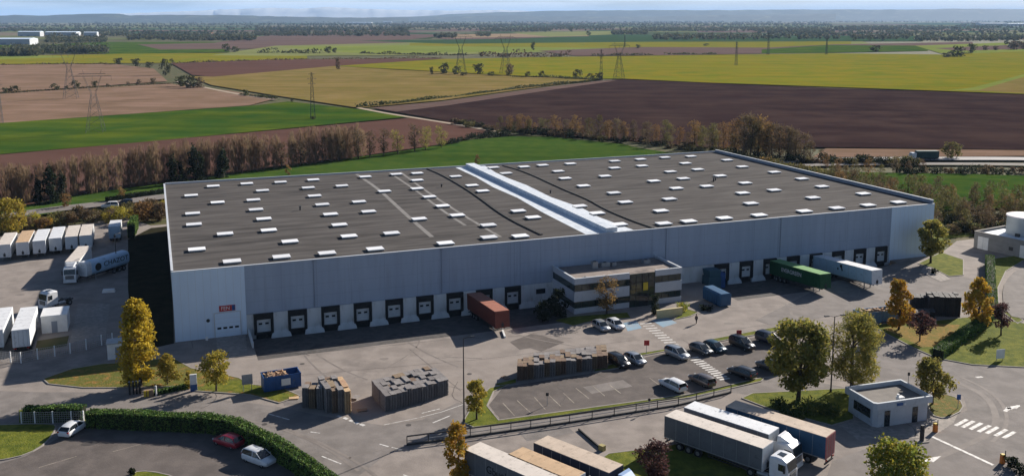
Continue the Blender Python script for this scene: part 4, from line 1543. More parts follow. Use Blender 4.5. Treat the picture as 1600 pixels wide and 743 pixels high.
def tractor(label, c, head, paintm, deflector=True, group='tractor units', rear=True):
    o = thing('tractor_unit', label, 'truck', c, R(head), group)
    hw = 1.22
    b = MB()
    def sec(x, z0, z1, w_):
        return [(x, -w_, z0), (x, -w_, z1 - .18), (x, -w_ + .16, z1), (x, w_ - .16, z1), (x, w_, z1 - .18), (x, w_, z0)]
    b.loft([sec(.62, .95, 3.3, hw), sec(1.3, .85, 3.42, hw), sec(2.1, .75, 3.36, hw), sec(2.62, .75, 3.05, hw - .01), sec(2.86, .75, 2.2, hw - .03), sec(2.95, .6, 1.6, hw - .06), sec(2.95, .5, 1.3, hw - .06)])
    b.box2((1.15, -.45, 3.38), (1.95, .45, 3.44), 1)
    b.build('cab', [paintm, M['glass']], o)
    b = MB()
    b.add([(2.90, -1.08, 1.95), (2.90, 1.08, 1.95), (2.68, 1.04, 2.98), (2.68, -1.04, 2.98)], [(0, 1, 2, 3)])
    b.add([(2.93, -1.08, 1.95), (2.93, 1.08, 1.95), (2.72, 1.04, 2.98), (2.72, -1.04, 2.98)], [(0, 1, 2, 3)])
    b.build('windscreen', M['glass'], o)
    for s in (-1, 1):
        b = MB()
        b.box2((1.7, s * hw, 1.95), (2.45, s * (hw + .02), 2.75))
        b.build('side_window', M['glass'], o)
        b = MB()
        b.box2((2.45, s * (hw + .05), 1.9), (2.6, s * (hw + .3), 2.75))
        b.build('mirror', M['darkmetal'], o)
        b = MB()
        b.box2((2.93, s * .85 - .2, .72), (3.0, s * .85 + .2, .95))
        b.build('headlight', M['lamp_clear'], o)
        b = MB()
        b.cyl((-.9, s * .95, .75), (.5, s * .95, .75), .33, n=12)
        b.build('fuel_tank', M['galv'], o)
    b = MB()
    b.box2((2.95, -.8, 1.05), (3.0, .8, 1.8), 0)
    for i in range(4):
        b.box2((3.0, -.75, 1.12 + i * .17), (3.02, .75, 1.2 + i * .17), 1)
    b.build('grille', [M['darkmetal'], M['galv']], o)
    b = MB()
    b.box2((2.75, -hw, .35), (3.03, hw, .72))
    b.build('bumper', paintm, o)
    b = MB()
    b.box2((-3.0, -.45, .7), (2.7, -.3, .95))
    b.box2((-3.0, .3, .7), (2.7, .45, .95))
    b.box2((-2.3, -.5, .95), (-1.2, .5, 1.1))
    b.build('chassis', M['darkmetal'], o)
    if deflector:
        b = MB()
        b.loft([[(.66, -1.05, 3.32), (.66, -1.0, 4.05), (.66, 1.0, 4.05), (.66, 1.05, 3.32)],
                [(1.1, -1.0, 3.42), (1.1, -.85, 3.98), (1.1, .85, 3.98), (1.1, 1.0, 3.42)],
                [(2.05, -.7, 3.37), (2.05, -.6, 3.46), (2.05, .6, 3.46), (2.05, .7, 3.37)]])
        b.build('wind_deflector', paintm, o)
        for s in (-1, 1):
            b = MB()
            b.box2((.05, s * 1.18, 1.0), (.62, s * 1.22, 3.35))
            b.build('side_fairing', paintm, o)
    for x in (1.55, -1.75):
        for s in (-1, 1):
            wheel(o, x, s * (1.03 if x > 0 else .95), .5, .32 if x > 0 else .55, s)
    return o


def ahead(c, head, d):
    return (c[0] + d * math.cos(R(head)), c[1] + d * math.sin(R(head)))


TW = paint('truck_white', (.70, .71, .72))
TB = paint('truck_pale_blue', (.30, .42, .62))
g = 'articulated lorries parked along the front row'
HD = -42.5
c = (24.9, 107.5)
semi_trailer('dark grey curtain sided trailer with pale dusty roof, nearest of the three at right', c, HD, 13.4, 'greyside', 'paletop', 'greyside', 'white', group=g, legs=False)
tractor('white tractor unit with flat roof hatch coupled to the dark grey trailer', ahead(c, HD, 6.95), HD, TW, False, g)
c = ahead((28.0, 109.9), HD, -1.1)
semi_trailer('slate grey trailer with clean white roof, middle of the three at right', c, HD, 11.8, 'slate', 'whitetop', 'white', 'white', group=g, legs=False)
tractor('white tractor unit with tall pointed roof deflector coupled to the white roofed trailer', ahead(c, HD, 6.2), HD, TW, True, g)
c = (33.2, 110.4)
semi_trailer('blue trailer with tan roof and red end doors standing without tractor', c, HD + 180, 13.4, 'blueside', 'dirtytop', 'redend', 'blueside', group=g)
c = (.4, 98.2)
t4 = semi_trailer('dark grey lettered trailer with cream roof cut by the bottom edge', c, HD, 13.6, 'greyside', 'paletop', 'greyside', 'greyside', group=g, legs=False)
lettering('Gbuok', 1.25, M['black'], t4, (-1.6, -1.30, 2.75), (math.pi / 2, 0, 0))
tractor('white tractor unit at the bottom edge before the cream roofed trailer', ahead(c, HD, 7.0), HD, TW, True, g)
c = ahead((3.1, 99.0), HD, .9)
semi_trailer('shorter trailer with stained tan roof between the cream and the navy one', c, HD, 9.2, 'slate', 'tantop', 'slate', 'white', group=g, legs=False)
tractor('white tractor unit with only its roof showing at the tan trailer', ahead(c, HD, 4.8), HD, TW, True, g)
c = (7.9, 100.4)
semi_trailer('navy sided trailer with patchy tan roof beside the lawn', ahead(c, HD, -.6), HD, 11.0, 'navyside', 'dirtytop', 'navyside', 'navyside', group=g, legs=False)
tractor('pale blue tractor unit at the bottom edge before the navy trailer', ahead(c, HD, 5.2), HD, TB, True, g)

# trailers at the docks, backed down the ramps
def docked(label, fpx, z, L_=None, **kw):
    u, v = UV(P(*fpx, z))
    L_ = L_ or (-v - .55)
    cc = W(u, v + L_ / 2)
    slope = -PZ / -PV
    zmid = min(0, -(-PZ) * (1 - min(1, max(0, (-(v + L_ / 2)) / -PV))))
    return semi_trailer(label, cc, math.degrees(BANG) - 90, L_, tilt=slope * .8, z=zmid + .02, **kw), (u, v, L_)
gd = 'trailers and containers at the loading docks'
docked('rust orange shipping container on a chassis docked left of the offices', (785.5, 487.5), 3.9, side='orange', top='orangetop', rear='orange', front='orange', corrug=True, group=gd, name='container_trailer')
tg, (u_, v_, lg) = docked('green shipping container on a chassis with white lettering, docked at right', (1291.5, 429), 4.0, side='green', top='greentop', rear='green', front='green', corrug=True, group=gd, name='container_trailer')
lettering('EVERGREEN', 1.15, M['white'], tg, (-.8, -1.33, 2.75), (math.pi / 2, 0, 0), sx=1.05)
tw, (u_, v_, lg) = docked('long white trailer with black emblem docked right of the green container', (1372, 424), 4.0, side='paleblue', top='whitetop', rear='white', front='white', group=gd)
for i, (pts) in enumerate([[(0, .45), (.35, .75), (.8, .7), (.75, .2), (.95, -.5), (.6, -.55), (.45, 0), (.2, .1)], [(-.75, -.1), (-.35, -.05), (-.3, -.45), (-.7, -.5)]]):
    b = MB()
    vs = [(-.4 + x, -1.30, 2.9 + y) for x, y in pts]
    b.add(vs, [tuple(range(len(vs)))])
    b.add([(x, y - .006, z) for x, y, z in vs], [tuple(reversed(range(len(vs))))])
    b.build('emblem', M['black'], tw)

# truck yard on the left
gl = 'trailers lined up in the truck yard'
row = [('cream white trailer cut by the left edge, first of the yard row', (-113.9, 206.6), 'paletop'), ('white trailer with rusty tan roof, second of the yard row', (-111.0, 208.8), 'tantop'),
       ('bright white trailer third from left in the yard row', (-108.0, 210.2), 'whitetop'), ('pale trailer fourth from left in the yard row', (-105.6, 212.7), 'whitetop'),
       ('cream roofed trailer fifth from left in the yard row', (-102.7, 214.3), 'paletop'), ('cream roofed trailer at the right end of the yard row', (-100.0, 215.5), 'paletop')]
for lab, cc, top in row:
    semi_trailer(lab, cc, -68.6, 12.6, 'white', top, 'white', 'white', group=gl)
semi_trailer('short blue white box trailer standing apart right of the yard row', (-96.3, 222.6), -71, 7.4, 'white', 'whitetop', 'paleblue', 'paleblue', group=gl)
c8 = (-91.6, 192.9)
semi_trailer('white trailer standing in the middle of the truck yard with tractor', c8, -76, 13.6, 'white', 'paletop', 'white', 'white', Wd=2.6, group=gl, legs=False)
tractor('white tractor unit with dark grille facing the camera in the truck yard', ahead(c8, -76, 6.8), -76, TW, True, gl)
c10 = (-80.8, 149.8)
semi_trailer('white box trailer with sunlit right side behind the fence', c10, 111.4, 12.9, 'white', 'whitetop', 'white', 'white', group=gl)
a, b_ = P(18.5, 480, 4), P(57, 479, 4)
semi_trailer('white trailer cut by the left edge behind the fence', (c10[0] + a[0] - b_[0], c10[1] + a[1] - b_[1]), -68.6, 12.9, 'white', 'whitetop', 'white', 'white', group=gl)
pt = P(90, 478)
tractor('white tractor unit parked alone behind the plain site cabin', (pt[0], pt[1]), -120, TW, False, gl)

# tank trailer with lettering
ta, tb = Vector(P(196, 391, 3.8)), Vector(P(128, 411, 3.8))
tc_ = (ta + tb) / 2
th_ = math.atan2((tb - ta).y, (tb - ta).x)
LT = (tb - ta).length
tk_ = thing('tank_trailer', 'rounded pale blue tank trailer lettered in dark capitals in the truck yard', 'trailer', (tc_.x, tc_.y, 0), th_, gl)
def tsec(x, k, cz=2.5, e=.62):
    return [(x, 1.3 * k * math.copysign(abs(math.cos(a)) ** e, math.cos(a)), cz + 1.5 * k * math.copysign(abs(math.sin(a)) ** e, math.sin(a))) for a in np.linspace(0, 2 * math.pi, 28, endpoint=False)]
b = MB()
b.loft([tsec(-LT / 2, .7), tsec(-LT / 2 + .15, .88), tsec(-LT / 2 + .5, 1), tsec(LT / 2 - 1.2, 1)], smooth=True)
b.build('tank', TM['tankblue'], tk_)
b = MB()
b.loft([tsec(LT / 2 - 1.2, 1.012, e=.45), tsec(LT / 2 - .2, 1.01, e=.45), tsec(LT / 2, .96, e=.4)], smooth=False)
b.build('front_wall', TM['tankend'], tk_)
lettering('CHAZOT', 1.45, M['black'], tk_, (-LT * .16, 1.315, 2.65), (math.pi / 2, 0, math.pi), sx=1.1)
b = MB()
b.cyl((LT * .25, 1.325, 2.5), (LT * .25, 1.29, 2.5), .8, n=20)
b.build('emblem', M['black'], tk_)
b = MB()
b.box2((-LT / 2 + .4, -.6, .75), (LT / 2 - .3, .6, 1.15))
b.build('chassis', M['darkmetal'], tk_)
for i in range(3):
    for s in (-1, 1):
        wheel(tk_, -LT / 2 + 1.8 + i * 1.3, s * 1.05, .5, .36, s)
for s in (-1, 1):
    b = MB()
    b.box2((LT / 2 - 2.6, s * .75 - .08, 0), (LT / 2 - 2.42, s * .75 + .08, 1.1))
    b.build('landing_leg', M['galv'], tk_)

# lorry on the far road
pl = P(1443, 251)
lo = thing('lorry', 'dark green tipper lorry with white cab driving on the far road', 'lorry', (pl[0], pl[1], .1), R(181))
b = MB()
b.box2((-5.2, -1.25, 1.1), (3.0, 1.25, 3.7), 0)
for i in range(7):
    for s in (-1, 1):
        b.box2((-4.9 + i * 1.25, s * 1.25, 1.15), (-4.78 + i * 1.25, s * 1.33, 3.65), 0)
b.build('tipper_body', mat('lorry_green', (.025, .06, .055), (.035, .075, .07), s=1, rough=.6), lo)
b = MB()
b.loft([[(3.3, -1.2, .6), (3.3, -1.2, 3.0), (3.3, 1.2, 3.0), (3.3, 1.2, .6)], [(4.9, -1.2, .6), (4.9, -1.2, 3.0), (4.9, 1.2, 3.0), (4.9, 1.2, .6)], [(5.3, -1.18, .6), (5.3, -1.18, 1.8), (5.3, 1.18, 1.8), (5.3, 1.18, .6)]])
b.build('cab', TW, lo)
b = MB()
b.add([(5.28, -1.1, 1.85), (5.28, 1.1, 1.85), (4.98, 1.1, 2.9), (4.98, -1.1, 2.9)], [(0, 1, 2, 3)])
b.build('windscreen', M['glass'], lo)
b = MB()
b.box2((-5.2, -.5, .7), (4.6, .5, 1.1))
b.build('chassis', M['darkmetal'], lo)
for x in (4.1, 2.4, -2.6, -3.9):
    for s in (-1, 1):
        wheel(lo, x, s * 1.02, .5, .34, s)

# ------------------------------------------------------------------ skips, compactor
def skip(label, a, b_, Hs, side, fill=True, group=None, depth=2.4):
    a, b_ = Vector(P(*a)), Vector(P(*b_))
    d = (b_ - a)
    rz = math.atan2(d.y, d.x)
    L_ = d.length
    n_ = Vector((-math.sin(rz), math.cos(rz)))
    cc = (a + b_) / 2 + n_ * depth / 2
    o = thing('waste_skip', label, 'skip', (cc.x, cc.y, 0), rz, group)
    hx, hy, t_ = L_ / 2, depth / 2, .1
    b = MB()
    for (p, q) in (((-hx, -hy), (hx, -hy + t_)), ((-hx, hy - t_), (hx, hy)), ((-hx, -hy + t_), (-hx + t_, hy - t_)), ((hx - t_, -hy + t_), (hx, hy - t_))):
        b.box2((*p, .18), (*q, Hs))
    b.box2((-hx + t_, -hy + t_, .18), (hx - t_, hy - t_, .3))
    n = int(L_ / .7)
    for i in range(n + 1):
        x = -hx + .06 + i * (L_ - .12) / n
        for s in (-1, 1):
            b.box2((x - .05, s * hy, .25), (x + .05, s * (hy + .09), Hs - .1))
    for s in (-1, 1):
        b.box2((-hx - .04, s * hy - .06, Hs - .1), (hx + .04, s * hy + .08 * s + .06 * (1 - s) / 2 + .0, Hs + .05))
    b.build('skip_body', M[side], o)
    b = MB()
    b.box2((-hx + .3, -.6, .04), (hx - .3, -.45, .18))
    b.box2((-hx + .3, .45, .04), (hx - .3, .6, .18))
    b.build('runner', M['darkmetal'], o)
    if fill:
        rg = random.Random(len(label))
        b = MB()
        for i in range(46):
            x, y = rg.uniform(-hx * .85, hx * (.25 if fill == 1 else .85)), rg.uniform(-hy * .75, hy * .75)
            b.box((x, y, Hs - .5 + rg.uniform(0, .55)), (rg.uniform(.3, 1.2), rg.uniform(.2, .6), rg.uniform(.08, .3)), rz=rg.uniform(0, 3), ry=rg.uniform(-.5, .5), m=rg.randint(0, 1))
        ob = b.build('waste', [M['rubbish'], M['woodpale']], o)
        ob['kind'] = 'stuff'
    return o, L_, Hs
o, L_, Hs = skip('royal blue open skip with white panel and pale wood waste on the yard', (413, 614), (471, 604.5), 2.25, 'bluemetal', 1, 'waste skips')
b = MB()
b.box2((-.2, -1.33, .75), (1.1, -1.295, 1.75))
b.build('sign', M['redwhite'], o)
skip('pale blue open skip filled with brown scrap behind the orange tree', (1346, 508), (1408, 501), 2.1, 'skyblue', 2, 'waste skips')
# roll off compactor container before the first right hand dock
u_, v_ = UV(P(1134, 458.5, 2.6))
cp = thing('compactor_container', 'bright blue closed compactor container parked before the right docks', 'container', W(u_, v_ + 2.9), BANG - math.pi / 2)
b = MB()
b.loft([[(-2.9, -1.2, .25), (-2.9, -1.25, 2.3), (-2.9, -.95, 2.6), (-2.9, .95, 2.6), (-2.9, 1.25, 2.3), (-2.9, 1.2, .25)],
        [(2.9, -1.2, .25), (2.9, -1.25, 2.3), (2.9, -.95, 2.6), (2.9, .95, 2.6), (2.9, 1.25, 2.3), (2.9, 1.2, .25)]])
for i in range(8):
    x = -2.6 + i * .74
    for s in (-1, 1):
        b.box2((x - .05, s * 1.25, .3), (x + .05, s * 1.34, 2.25))
b.build('container_body', mat('compactor_blue', (.03, .105, .21), (.024, .08, .16), s=.8, rough=.5), cp)
b = MB()
b.box2((-2.6, -.6, .05), (2.7, -.45, .25))
b.box2((-2.6, .45, .05), (2.7, .6, .25))
b.build('runner', M['darkmetal'], cp)
b = MB()
b.box2((2.9, -1.0, .4), (2.98, 1.0, 2.3))
b.build('rear_door', mat('compactor_door', (.03, .09, .17), (.025, .07, .14), s=.8, rough=.5), cp)
pr = thing('waste_press', 'dark blue green waste press with hopper standing at the wall behind the blue container', 'press', W(102.4, -1.9), BANG)
b = MB()
b.box2((-1.5, -1.3, -1.0), (1.3, 1.3, 1.6))
b.loft([[(-1.3, -1.1, 1.6), (1.1, -1.1, 1.6), (1.1, 1.1, 1.6), (-1.3, 1.1, 1.6)], [(-1.5, -1.3, 3.0), (1.3, -1.3, 3.0), (1.3, 1.3, 3.0), (-1.5, 1.3, 3.0)]])
b.build('press_body', mat('press_teal', (.04, .10, .13), (.03, .08, .11), s=.8, rough=.6), pr)
b = MB()
b.box2((1.35, -1.0, -1.0), (2.5, .6, 2.2))
b.build('pump_box', M['bluemetal'], pr)
# ------------------------------------------------------------------ pallet stacks: every stack its own object
PAL = {}


def pallet_mesh(n, m, ajar=0, lx=1.2, ly=.8):
    rg = random.Random(n * 7 + ajar)
    b = MB()
    for i in range(n):
        z = i * .146
        ox, oy = rg.uniform(-.035, .035), rg.uniform(-.03, .03)
        for y in (-.33, 0, .33):
            b.box((ox, oy + y * ly / .8, z + .06), (lx, .12, .10), m=0)
        for k in range(4):
            b.box((ox - lx * .45 + lx * .3 * k, oy, z + .128), (lx * .22, ly, .022), m=0)
    b.box((0, 0, n * .146 - .02), (lx, ly, .012), m=0)
    o = b.build('pallet_stack', M[m])
    return o


def pallet_block(near_l, near_r, far_l, zt, specs, label_fn, group, px=.86, py=1.27, rng=None, skip_fn=None):
    """fills a block whose roof corners were read at height zt; columns run near_l -> near_r, rows towards far_l"""
    A_, B_, C_ = (Vector(P(*p, zt)) for p in (near_l, near_r, far_l))
    e1, e2 = B_ - A_, C_ - A_
    nc, nr = max(1, round(e1.length / px)), max(1, round(e2.length / py))
    rz = math.atan2(e2.y, e2.x)
    cnt = 0
    for i in range(nc):
        sh = rng.uniform(-.12, .12)
        for j in range(nr):
            if skip_fn and skip_fn(i, j, nc, nr):
                continue
            fi = (i + .5) / nc
            p = A_ + e1 * fi + e2 * ((j + .5) / nr) + e2.normalized() * sh
            hn, mt = specs(i, j, nc, nr, rng)
            key = (hn, mt)
            lab = label_fn(i, j, nc, nr, mt)
            if key not in PAL:
                PAL[key] = pallet_mesh(hn, mt)
                o = PAL[key]
            else:
                o = PAL[key].copy()
                COL.objects.link(o)
            o.location = (p.x + rng.uniform(-.04, .04), p.y + rng.uniform(-.04, .04), 0)
            o.rotation_euler = (0, 0, rz + rng.uniform(-.035, .035))
            tag(o, lab, 'pallet stack', group)
            cnt += 1
    return cnt


rg = random.Random(21)
def pos_label(base):
    def f(i, j, nc, nr, mt):
        kind = {'woodbrown': 'brown', 'woodgrey': 'weathered grey', 'wooddark': 'dark', 'woodpale': 'pale new'}[mt]
        edge = 'front row' if j == 0 else ('back row' if j == nr - 1 else 'middle row')
        if i == 0:
            edge += ', left end'
        elif i == nc - 1:
            edge += ', right end'
        return f'{kind} pallet stack, {edge}, of the {base}'
    return f
n1 = pallet_block((508, 606), (549, 608.5), (496, 585), 3.45, lambda i, j, nc, nr, r: (r.choice([22, 23, 24]), ['woodgrey', 'woodbrown', 'woodgrey', 'woodpale', 'woodbrown', 'woodbrown'][i % 6]),
                  pos_label('tall block beside the blue skip'), 'tall pallet stacks beside the skip', rng=rg, px=.95)
n1 += pallet_block((470, 604), (504, 607), (476, 593), 3.0, lambda i, j, nc, nr, r: (r.choice([19, 20, 21]), r.choice(['woodgrey', 'woodbrown'])),
                   pos_label('lower block touching the blue skip'), 'tall pallet stacks beside the skip', rng=rg, px=.98)
n2 = pallet_block((602, 618), (701, 591.5), (580, 593.5), 2.35, lambda i, j, nc, nr, r: (r.choice([15, 16, 16, 16, 17]), r.choice(['woodgrey'] * 9 + ['woodbrown'])),
                  pos_label('big block at the road bend'), 'pallet stacks in the big block at the road bend', rng=rg,
                  skip_fn=lambda i, j, nc, nr: rg.random() < .05 and j > 1)
n3 = pallet_block((808, 573.5), (949.6, 554), (809, 556), 2.15, lambda i, j, nc, nr, r: (r.choice([14, 15, 15, 15, 16]), 'woodbrown' if i < 2 or i > nc - 3 else r.choice(['woodgrey', 'woodgrey', 'woodbrown'])),
                  pos_label('long block along the car park'), 'pallet stacks along the car park', rng=rg,
                  skip_fn=lambda i, j, nc, nr: j == nr - 1 and i < 3)
n4 = pallet_block((1452, 463), (1503, 463.5), (1446, 455), 3.7, lambda i, j, nc, nr, r: (r.choice([24, 25, 25, 26]), 'wooddark'),
                  pos_label('black block between two orange trees'), 'dark crate stacks by the orange trees', rng=rg, px=.98)
n4 += pallet_block((1424, 463), (1447, 463), (1422, 457), 3.2, lambda i, j, nc, nr, r: (21, 'wooddark'),
                   pos_label('small block behind left orange tree'), 'dark crate stacks by the orange trees', rng=rg, px=1.05)
n4 += pallet_block((1430, 489), (1462, 486), (1428, 481), 1.8, lambda i, j, nc, nr, r: (11, 'wooddark'),
                   pos_label('low block by the purple tree'), 'dark crate stacks by the orange trees', rng=rg, px=1.1)
lp = None
for i, (x, y, m_, lab) in enumerate([(566, 641, 'woodbrown', 'single brown pallet lying flat between the two big stack blocks'), (556, 622, 'woodgrey', 'two grey pallets lying behind the tall stack block'),
                                     (790, 590, 'woodbrown', 'single brown pallet lying at the left end of the long stack block'), (459, 622, 'woodpale', 'single pale pallet lying on the lawn edge beside the skip')]):
    o = pallet_mesh(2 if i == 1 else 1, m_, 3 + i)
    o.location = (*P(x, y), .005)
    o.rotation_euler = (0, 0, .3 + i)
    tag(o, lab, 'pallet', 'loose pallets in the yard')
    o.name = 'loose_pallet'

# ------------------------------------------------------------------ lamps, signs, posts
def lamp(label, px, h, heads=1, rz=0.0):
    o = thing('lamp_post', label, 'lamp post', P(*px), rz, 'lamp posts of the site')
    b = MB()
    b.cyl((0, 0, 0), (0, 0, h), .11, .06, n=10)
    b.cyl((0, 0, 0), (0, 0, .5), .16, .16, n=10)
    b.build('pole', M['darkmetal'], o)
    for s in ((1,) if heads == 1 else (-1, 1)):
        b = MB()
        b.cyl((0, 0, h - .05), (s * .9, 0, h + .1), .045, n=8)
        b.build('arm', M['darkmetal'], o)
        b = MB()
        b.box((s * 1.25, 0, h + .1), (.75, .34, .14), taper=.8)
        b.build('lamp_head', M['darkmetal'], o)
    return o
lamp('tall thin lamp post at the left tip of the car park lawn', (725, 660), 11.7, 1, .35)
lamp('tall lamp post with two heads between the two big olive trees', (1298, 612), 11.3, 2, .2)
lamp('pale thin pole standing before the short blue white trailer', (183, 424), 8.0, 1, 1.2)


def sign(label, px, h, panel, size, rz=0.0, legs=1, name='road_sign', round_=False, zlow=None):
    o = thing(name, label, 'sign', P(*px), rz)
    w, hh = size
    for s in ((0,) if legs == 1 else (-w * .38, w * .38)):
        b = MB()
        b.cyl((s, 0, 0), (s, 0, h - (hh * .5 if legs == 1 else .05)), .045, n=8)
        b.build('post', M['galv'], o)
    b = MB()
    if round_:
        b.cyl((0, -.09, h - hh / 2), (0, -.055, h - hh / 2), hh / 2, n=20)
    else:
        b.box2((-w / 2, -.09, h - hh), (w / 2, -.055, h))
    b.build('panel', M[panel], o)
    return o
sign('square red brown sign on a post left of the silver car', (1010, 552.5), 2.3, 'red', (.85, .85))
sign('square red brown sign on a post behind the black van', (1154, 536), 2.3, 'red', (.85, .85))
sign('grey two legged notice board beside the blue skip', (387, 611), 2.6, 'galv', (1.5, 1.5), rz=.35, legs=2)
sign('small blue sign on a thin post at the little roundabout lawn', (1496.5, 638), 2.1, 'bluemetal', (.55, .75))
sign('small dark plate on a thin post at the parking verge', (855, 633), 1.9, 'darkmetal', (.4, .45))
sign('small round dark sign on the guard rail road verge', (1014, 642), 1.9, 'darkmetal', (.4, .4), round_=True)
sign('small dark sign behind the gatehouse roof', (1419, 597), 1.6, 'darkmetal', (.35, .5))
sign('tiny white marker sign in front of the warehouse corner', (324, 540), 1.6, 'white', (.4, .6))
sign('small dark post sign at the yard edge left of the big tree', (1234.7, 510), .9, 'darkmetal', (.4, .4))
o = sign('square white board standing on the right lawn', (1562, 563), 1.9, 'white', (1.5, 1.5), rz=.2, legs=2, name='notice_board')
# totem
o = thing('totem_sign', 'slim white and dark blue totem sign at the site entrance left', 'sign', P(303, 610), .3)
b = MB()
b.box((0, 0, 1.75), (.95, .28, 1.5))
b.build('upper_panel', M['white'], o)
b = MB()
b.box((0, 0, .5), (.95, .28, 1.0))
b.build('lower_panel', M['bluemetal'], o)
# card reader pillar
o = thing('reader_pillar', 'dark grey reader pillar on the pavement before the gatehouse', 'pillar', P(1440, 689), .2)
b = MB()
b.box((0, 0, 1.1), (.42, .32, 2.2))
b.build('housing', M['darkmetal'], o)
b = MB()
b.box((.05, -.18, 1.45), (.28, .06, .4))
b.build('screen', M['glass'], o)
b = MB()
b.box((0, 0, .05), (1.5, 1.0, .12))
b.build('plinth', M['concrete'], o)
# barrier machines
for lab, px in (('orange barrier housing at the near end of the white stop line', (1461, 674)), ('orange barrier housing at the far right end of the white stop line', (1566, 723))):
    o = thing('barrier_housing', lab, 'barrier', P(*px), .3, 'orange barrier housings at the stop line')
    b = MB()
    b.box((0, 0, .55), (.5, .42, 1.1), taper=.92)
    b.build('housing', M['orangeplastic'], o)
    b = MB()
    b.box((0, 0, 1.14), (.54, .46, .1), taper=.8)
    b.build('lid', M['yellow'], o)
    b = MB()
    b.bar((.1, -.26, 1.0), (.1, -.26, 1.75), .09, .06)
    b.build('boom_holder', M['darkmetal'], o)
o = thing('barrier_housing', 'yellow and brown barrier housing by the dark posts at the left entrance', 'barrier', P(233, 619), .3)
b = MB()
b.box((0, 0, .5), (1.3, .6, 1.0), taper=.85)
b.build('housing', M['woodbrown'], o)
b = MB()
b.box((-.5, -.36, .6), (.3, .08, .9))
b.box((-.1, -.36, .6), (.2, .08, .9))
b.build('marker_plate', M['yellow'], o)
b = MB()
b.cyl((.95, 0, 0), (.95, 0, 1.5), .12, n=10)
b.build('lamp_column', M['white'], o)
for i, x in enumerate((203, 209, 214, 219)):
    o = thing('bollard', ['dark post at the left end of the entrance row', 'second dark post from left in the entrance row', 'third dark post from left in the entrance row', 'dark post at the right end of the entrance row'][i],
              'bollard', P(x, 616 - i * .6), 0, 'dark posts at the entrance')
    b = MB()
    b.cyl((0, 0, 0), (0, 0, 1.9), .13, .12, n=10)
    b.build('post', M['black'], o)
    b = MB()
    b.cyl((0, 0, 1.9), (0, 0, 2.0), .15, .08, n=10)
    b.build('cap', M['galv'], o)
o = thing('bollard_light', 'small white bollard light at the end of the diagonal hedge', 'light', P(1519, 514))
b = MB()
b.cyl((0, 0, 0), (0, 0, 1.3), .12, n=10)
b.build('post', M['white'], o)
b = MB()
b.cyl((0, 0, 1.3), (0, 0, 1.42), .18, n=10)
b.build('cap', M['white'], o)
b = MB()
a, c_ = P(904, 671.5), P(938, 701)
b.bar((*a, .16), (*c_, .16), .16, .22)
o = thing('ground_barrier', 'long dark ground beam with yellow end beside the navy trailer', 'barrier', (0, 0, 0))
b.build('beam', M['black'], o)
b = MB()
b.box((c_[0] + .2, c_[1] - .3, .35), (.7, .6, .7), rz=-.8)
b.build('end_block', mat('dull_yellow_block', (.42, .34, .12), (.3, .26, .12), s=2, rough=.8), o)
# white chips lying in the left yard
o = thing('concrete_block', 'low pale concrete block lying in the shaded truck yard beside the warehouse', 'block', P(170, 456), .2)
b = MB()
b.box((0, 0, .3), (2.4, .9, .6), taper=.85)
b.build('block_body', M['white'], o)

o = thing('wheel_guide', 'short white wheel guide kerb on the yard beside the orange container', 'kerb', (0, 0, 0))
b = MB()
a, c_ = W(51.8, -17.5), W(52.6, -14.2)
b.bar((*a, .14), (*c_, .14), .3, .28)
b.build('guide_beam', M['white'], o)
# guard rail along the lower road
rail_px = [(636, 695), (735, 682), (890, 660), (1060, 633), (1142, 613)]
pts = []
for a, b_ in zip(rail_px, rail_px[1:]):
    A_, B_ = Vector(P(*a)), Vector(P(*b_))
    n = max(1, round((B_ - A_).length / 3.0))
    pts += [A_ + (B_ - A_) * i / n for i in range(n)]
pts.append(Vector(P(*rail_px[-1])))
o = thing('guard_railing', 'long dark metal railing along the lower side of the access road', 'railing', (0, 0, 0))
for p in pts:
    b = MB()
    b.box((0, 0, .6), (.1, .1, 1.2))
    b.build('post', M['darkmetal'], o, loc=(p.x, p.y, 0))
b = MB()
for a, c_ in zip(pts, pts[1:]):
    b.bar((a.x, a.y, 1.2), (c_.x, c_.y, 1.2), .14, .14)
b.build('top_rail', M['darkmetal'], o)
b = MB()
for a, c_ in zip(pts, pts[1:]):
    b.bar((a.x, a.y, .62), (c_.x, c_.y, .62), .05, .08)
b.build('middle_rail', M['galv'], o)
b = MB()
for a, c_ in zip(pts, pts[1:]):
    b.bar((a.x, a.y, .12), (c_.x, c_.y, .12), .25, .24)
b.build('base_beam', mat('dark_kerb', (.07, .065, .062), (.05, .047, .045), s=1), o)

# mesh fences with white posts
def mesh_fence(label, px, h=1.8, rows=6, wires=True):
    q = [Vector(P(*p)) for p in px]
    o = thing('mesh_fence', label, 'fence', (0, 0, 0))
    for p in q:
        b = MB()
        b.box((0, 0, h / 2), (.14, .14, h))
        b.build('post', M['white'], o, loc=(p.x, p.y, 0))
    for a, c_ in zip(q, q[1:]):
        b = MB()
        for k in range(rows):
            z = .1 + (h - .2) * k / (rows - 1)
            b.bar((a.x, a.y, z), (c_.x, c_.y, z), .045, .045)
        n = max(2, int((c_ - a).length / .28))
        for k in range(1, n):
            p = a + (c_ - a) * k / n
            b.bar((p.x, p.y, .08), (p.x, p.y, h - .08), .035, .035)
        b.build('mesh_panel', M['galv'], o)
mesh_fence('pale wire fence with white posts in front of the parked white trailers', [(-30, 562), (17, 566), (33, 567), (59, 561), (86, 556.5), (110, 552), (135, 546), (159, 539), (176, 536)])
mesh_fence('wire fence with white posts hidden under the short clipped hedge', [(34, 662), (55, 661.5), (83, 661), (112, 660.5), (131, 660)], 1.7)

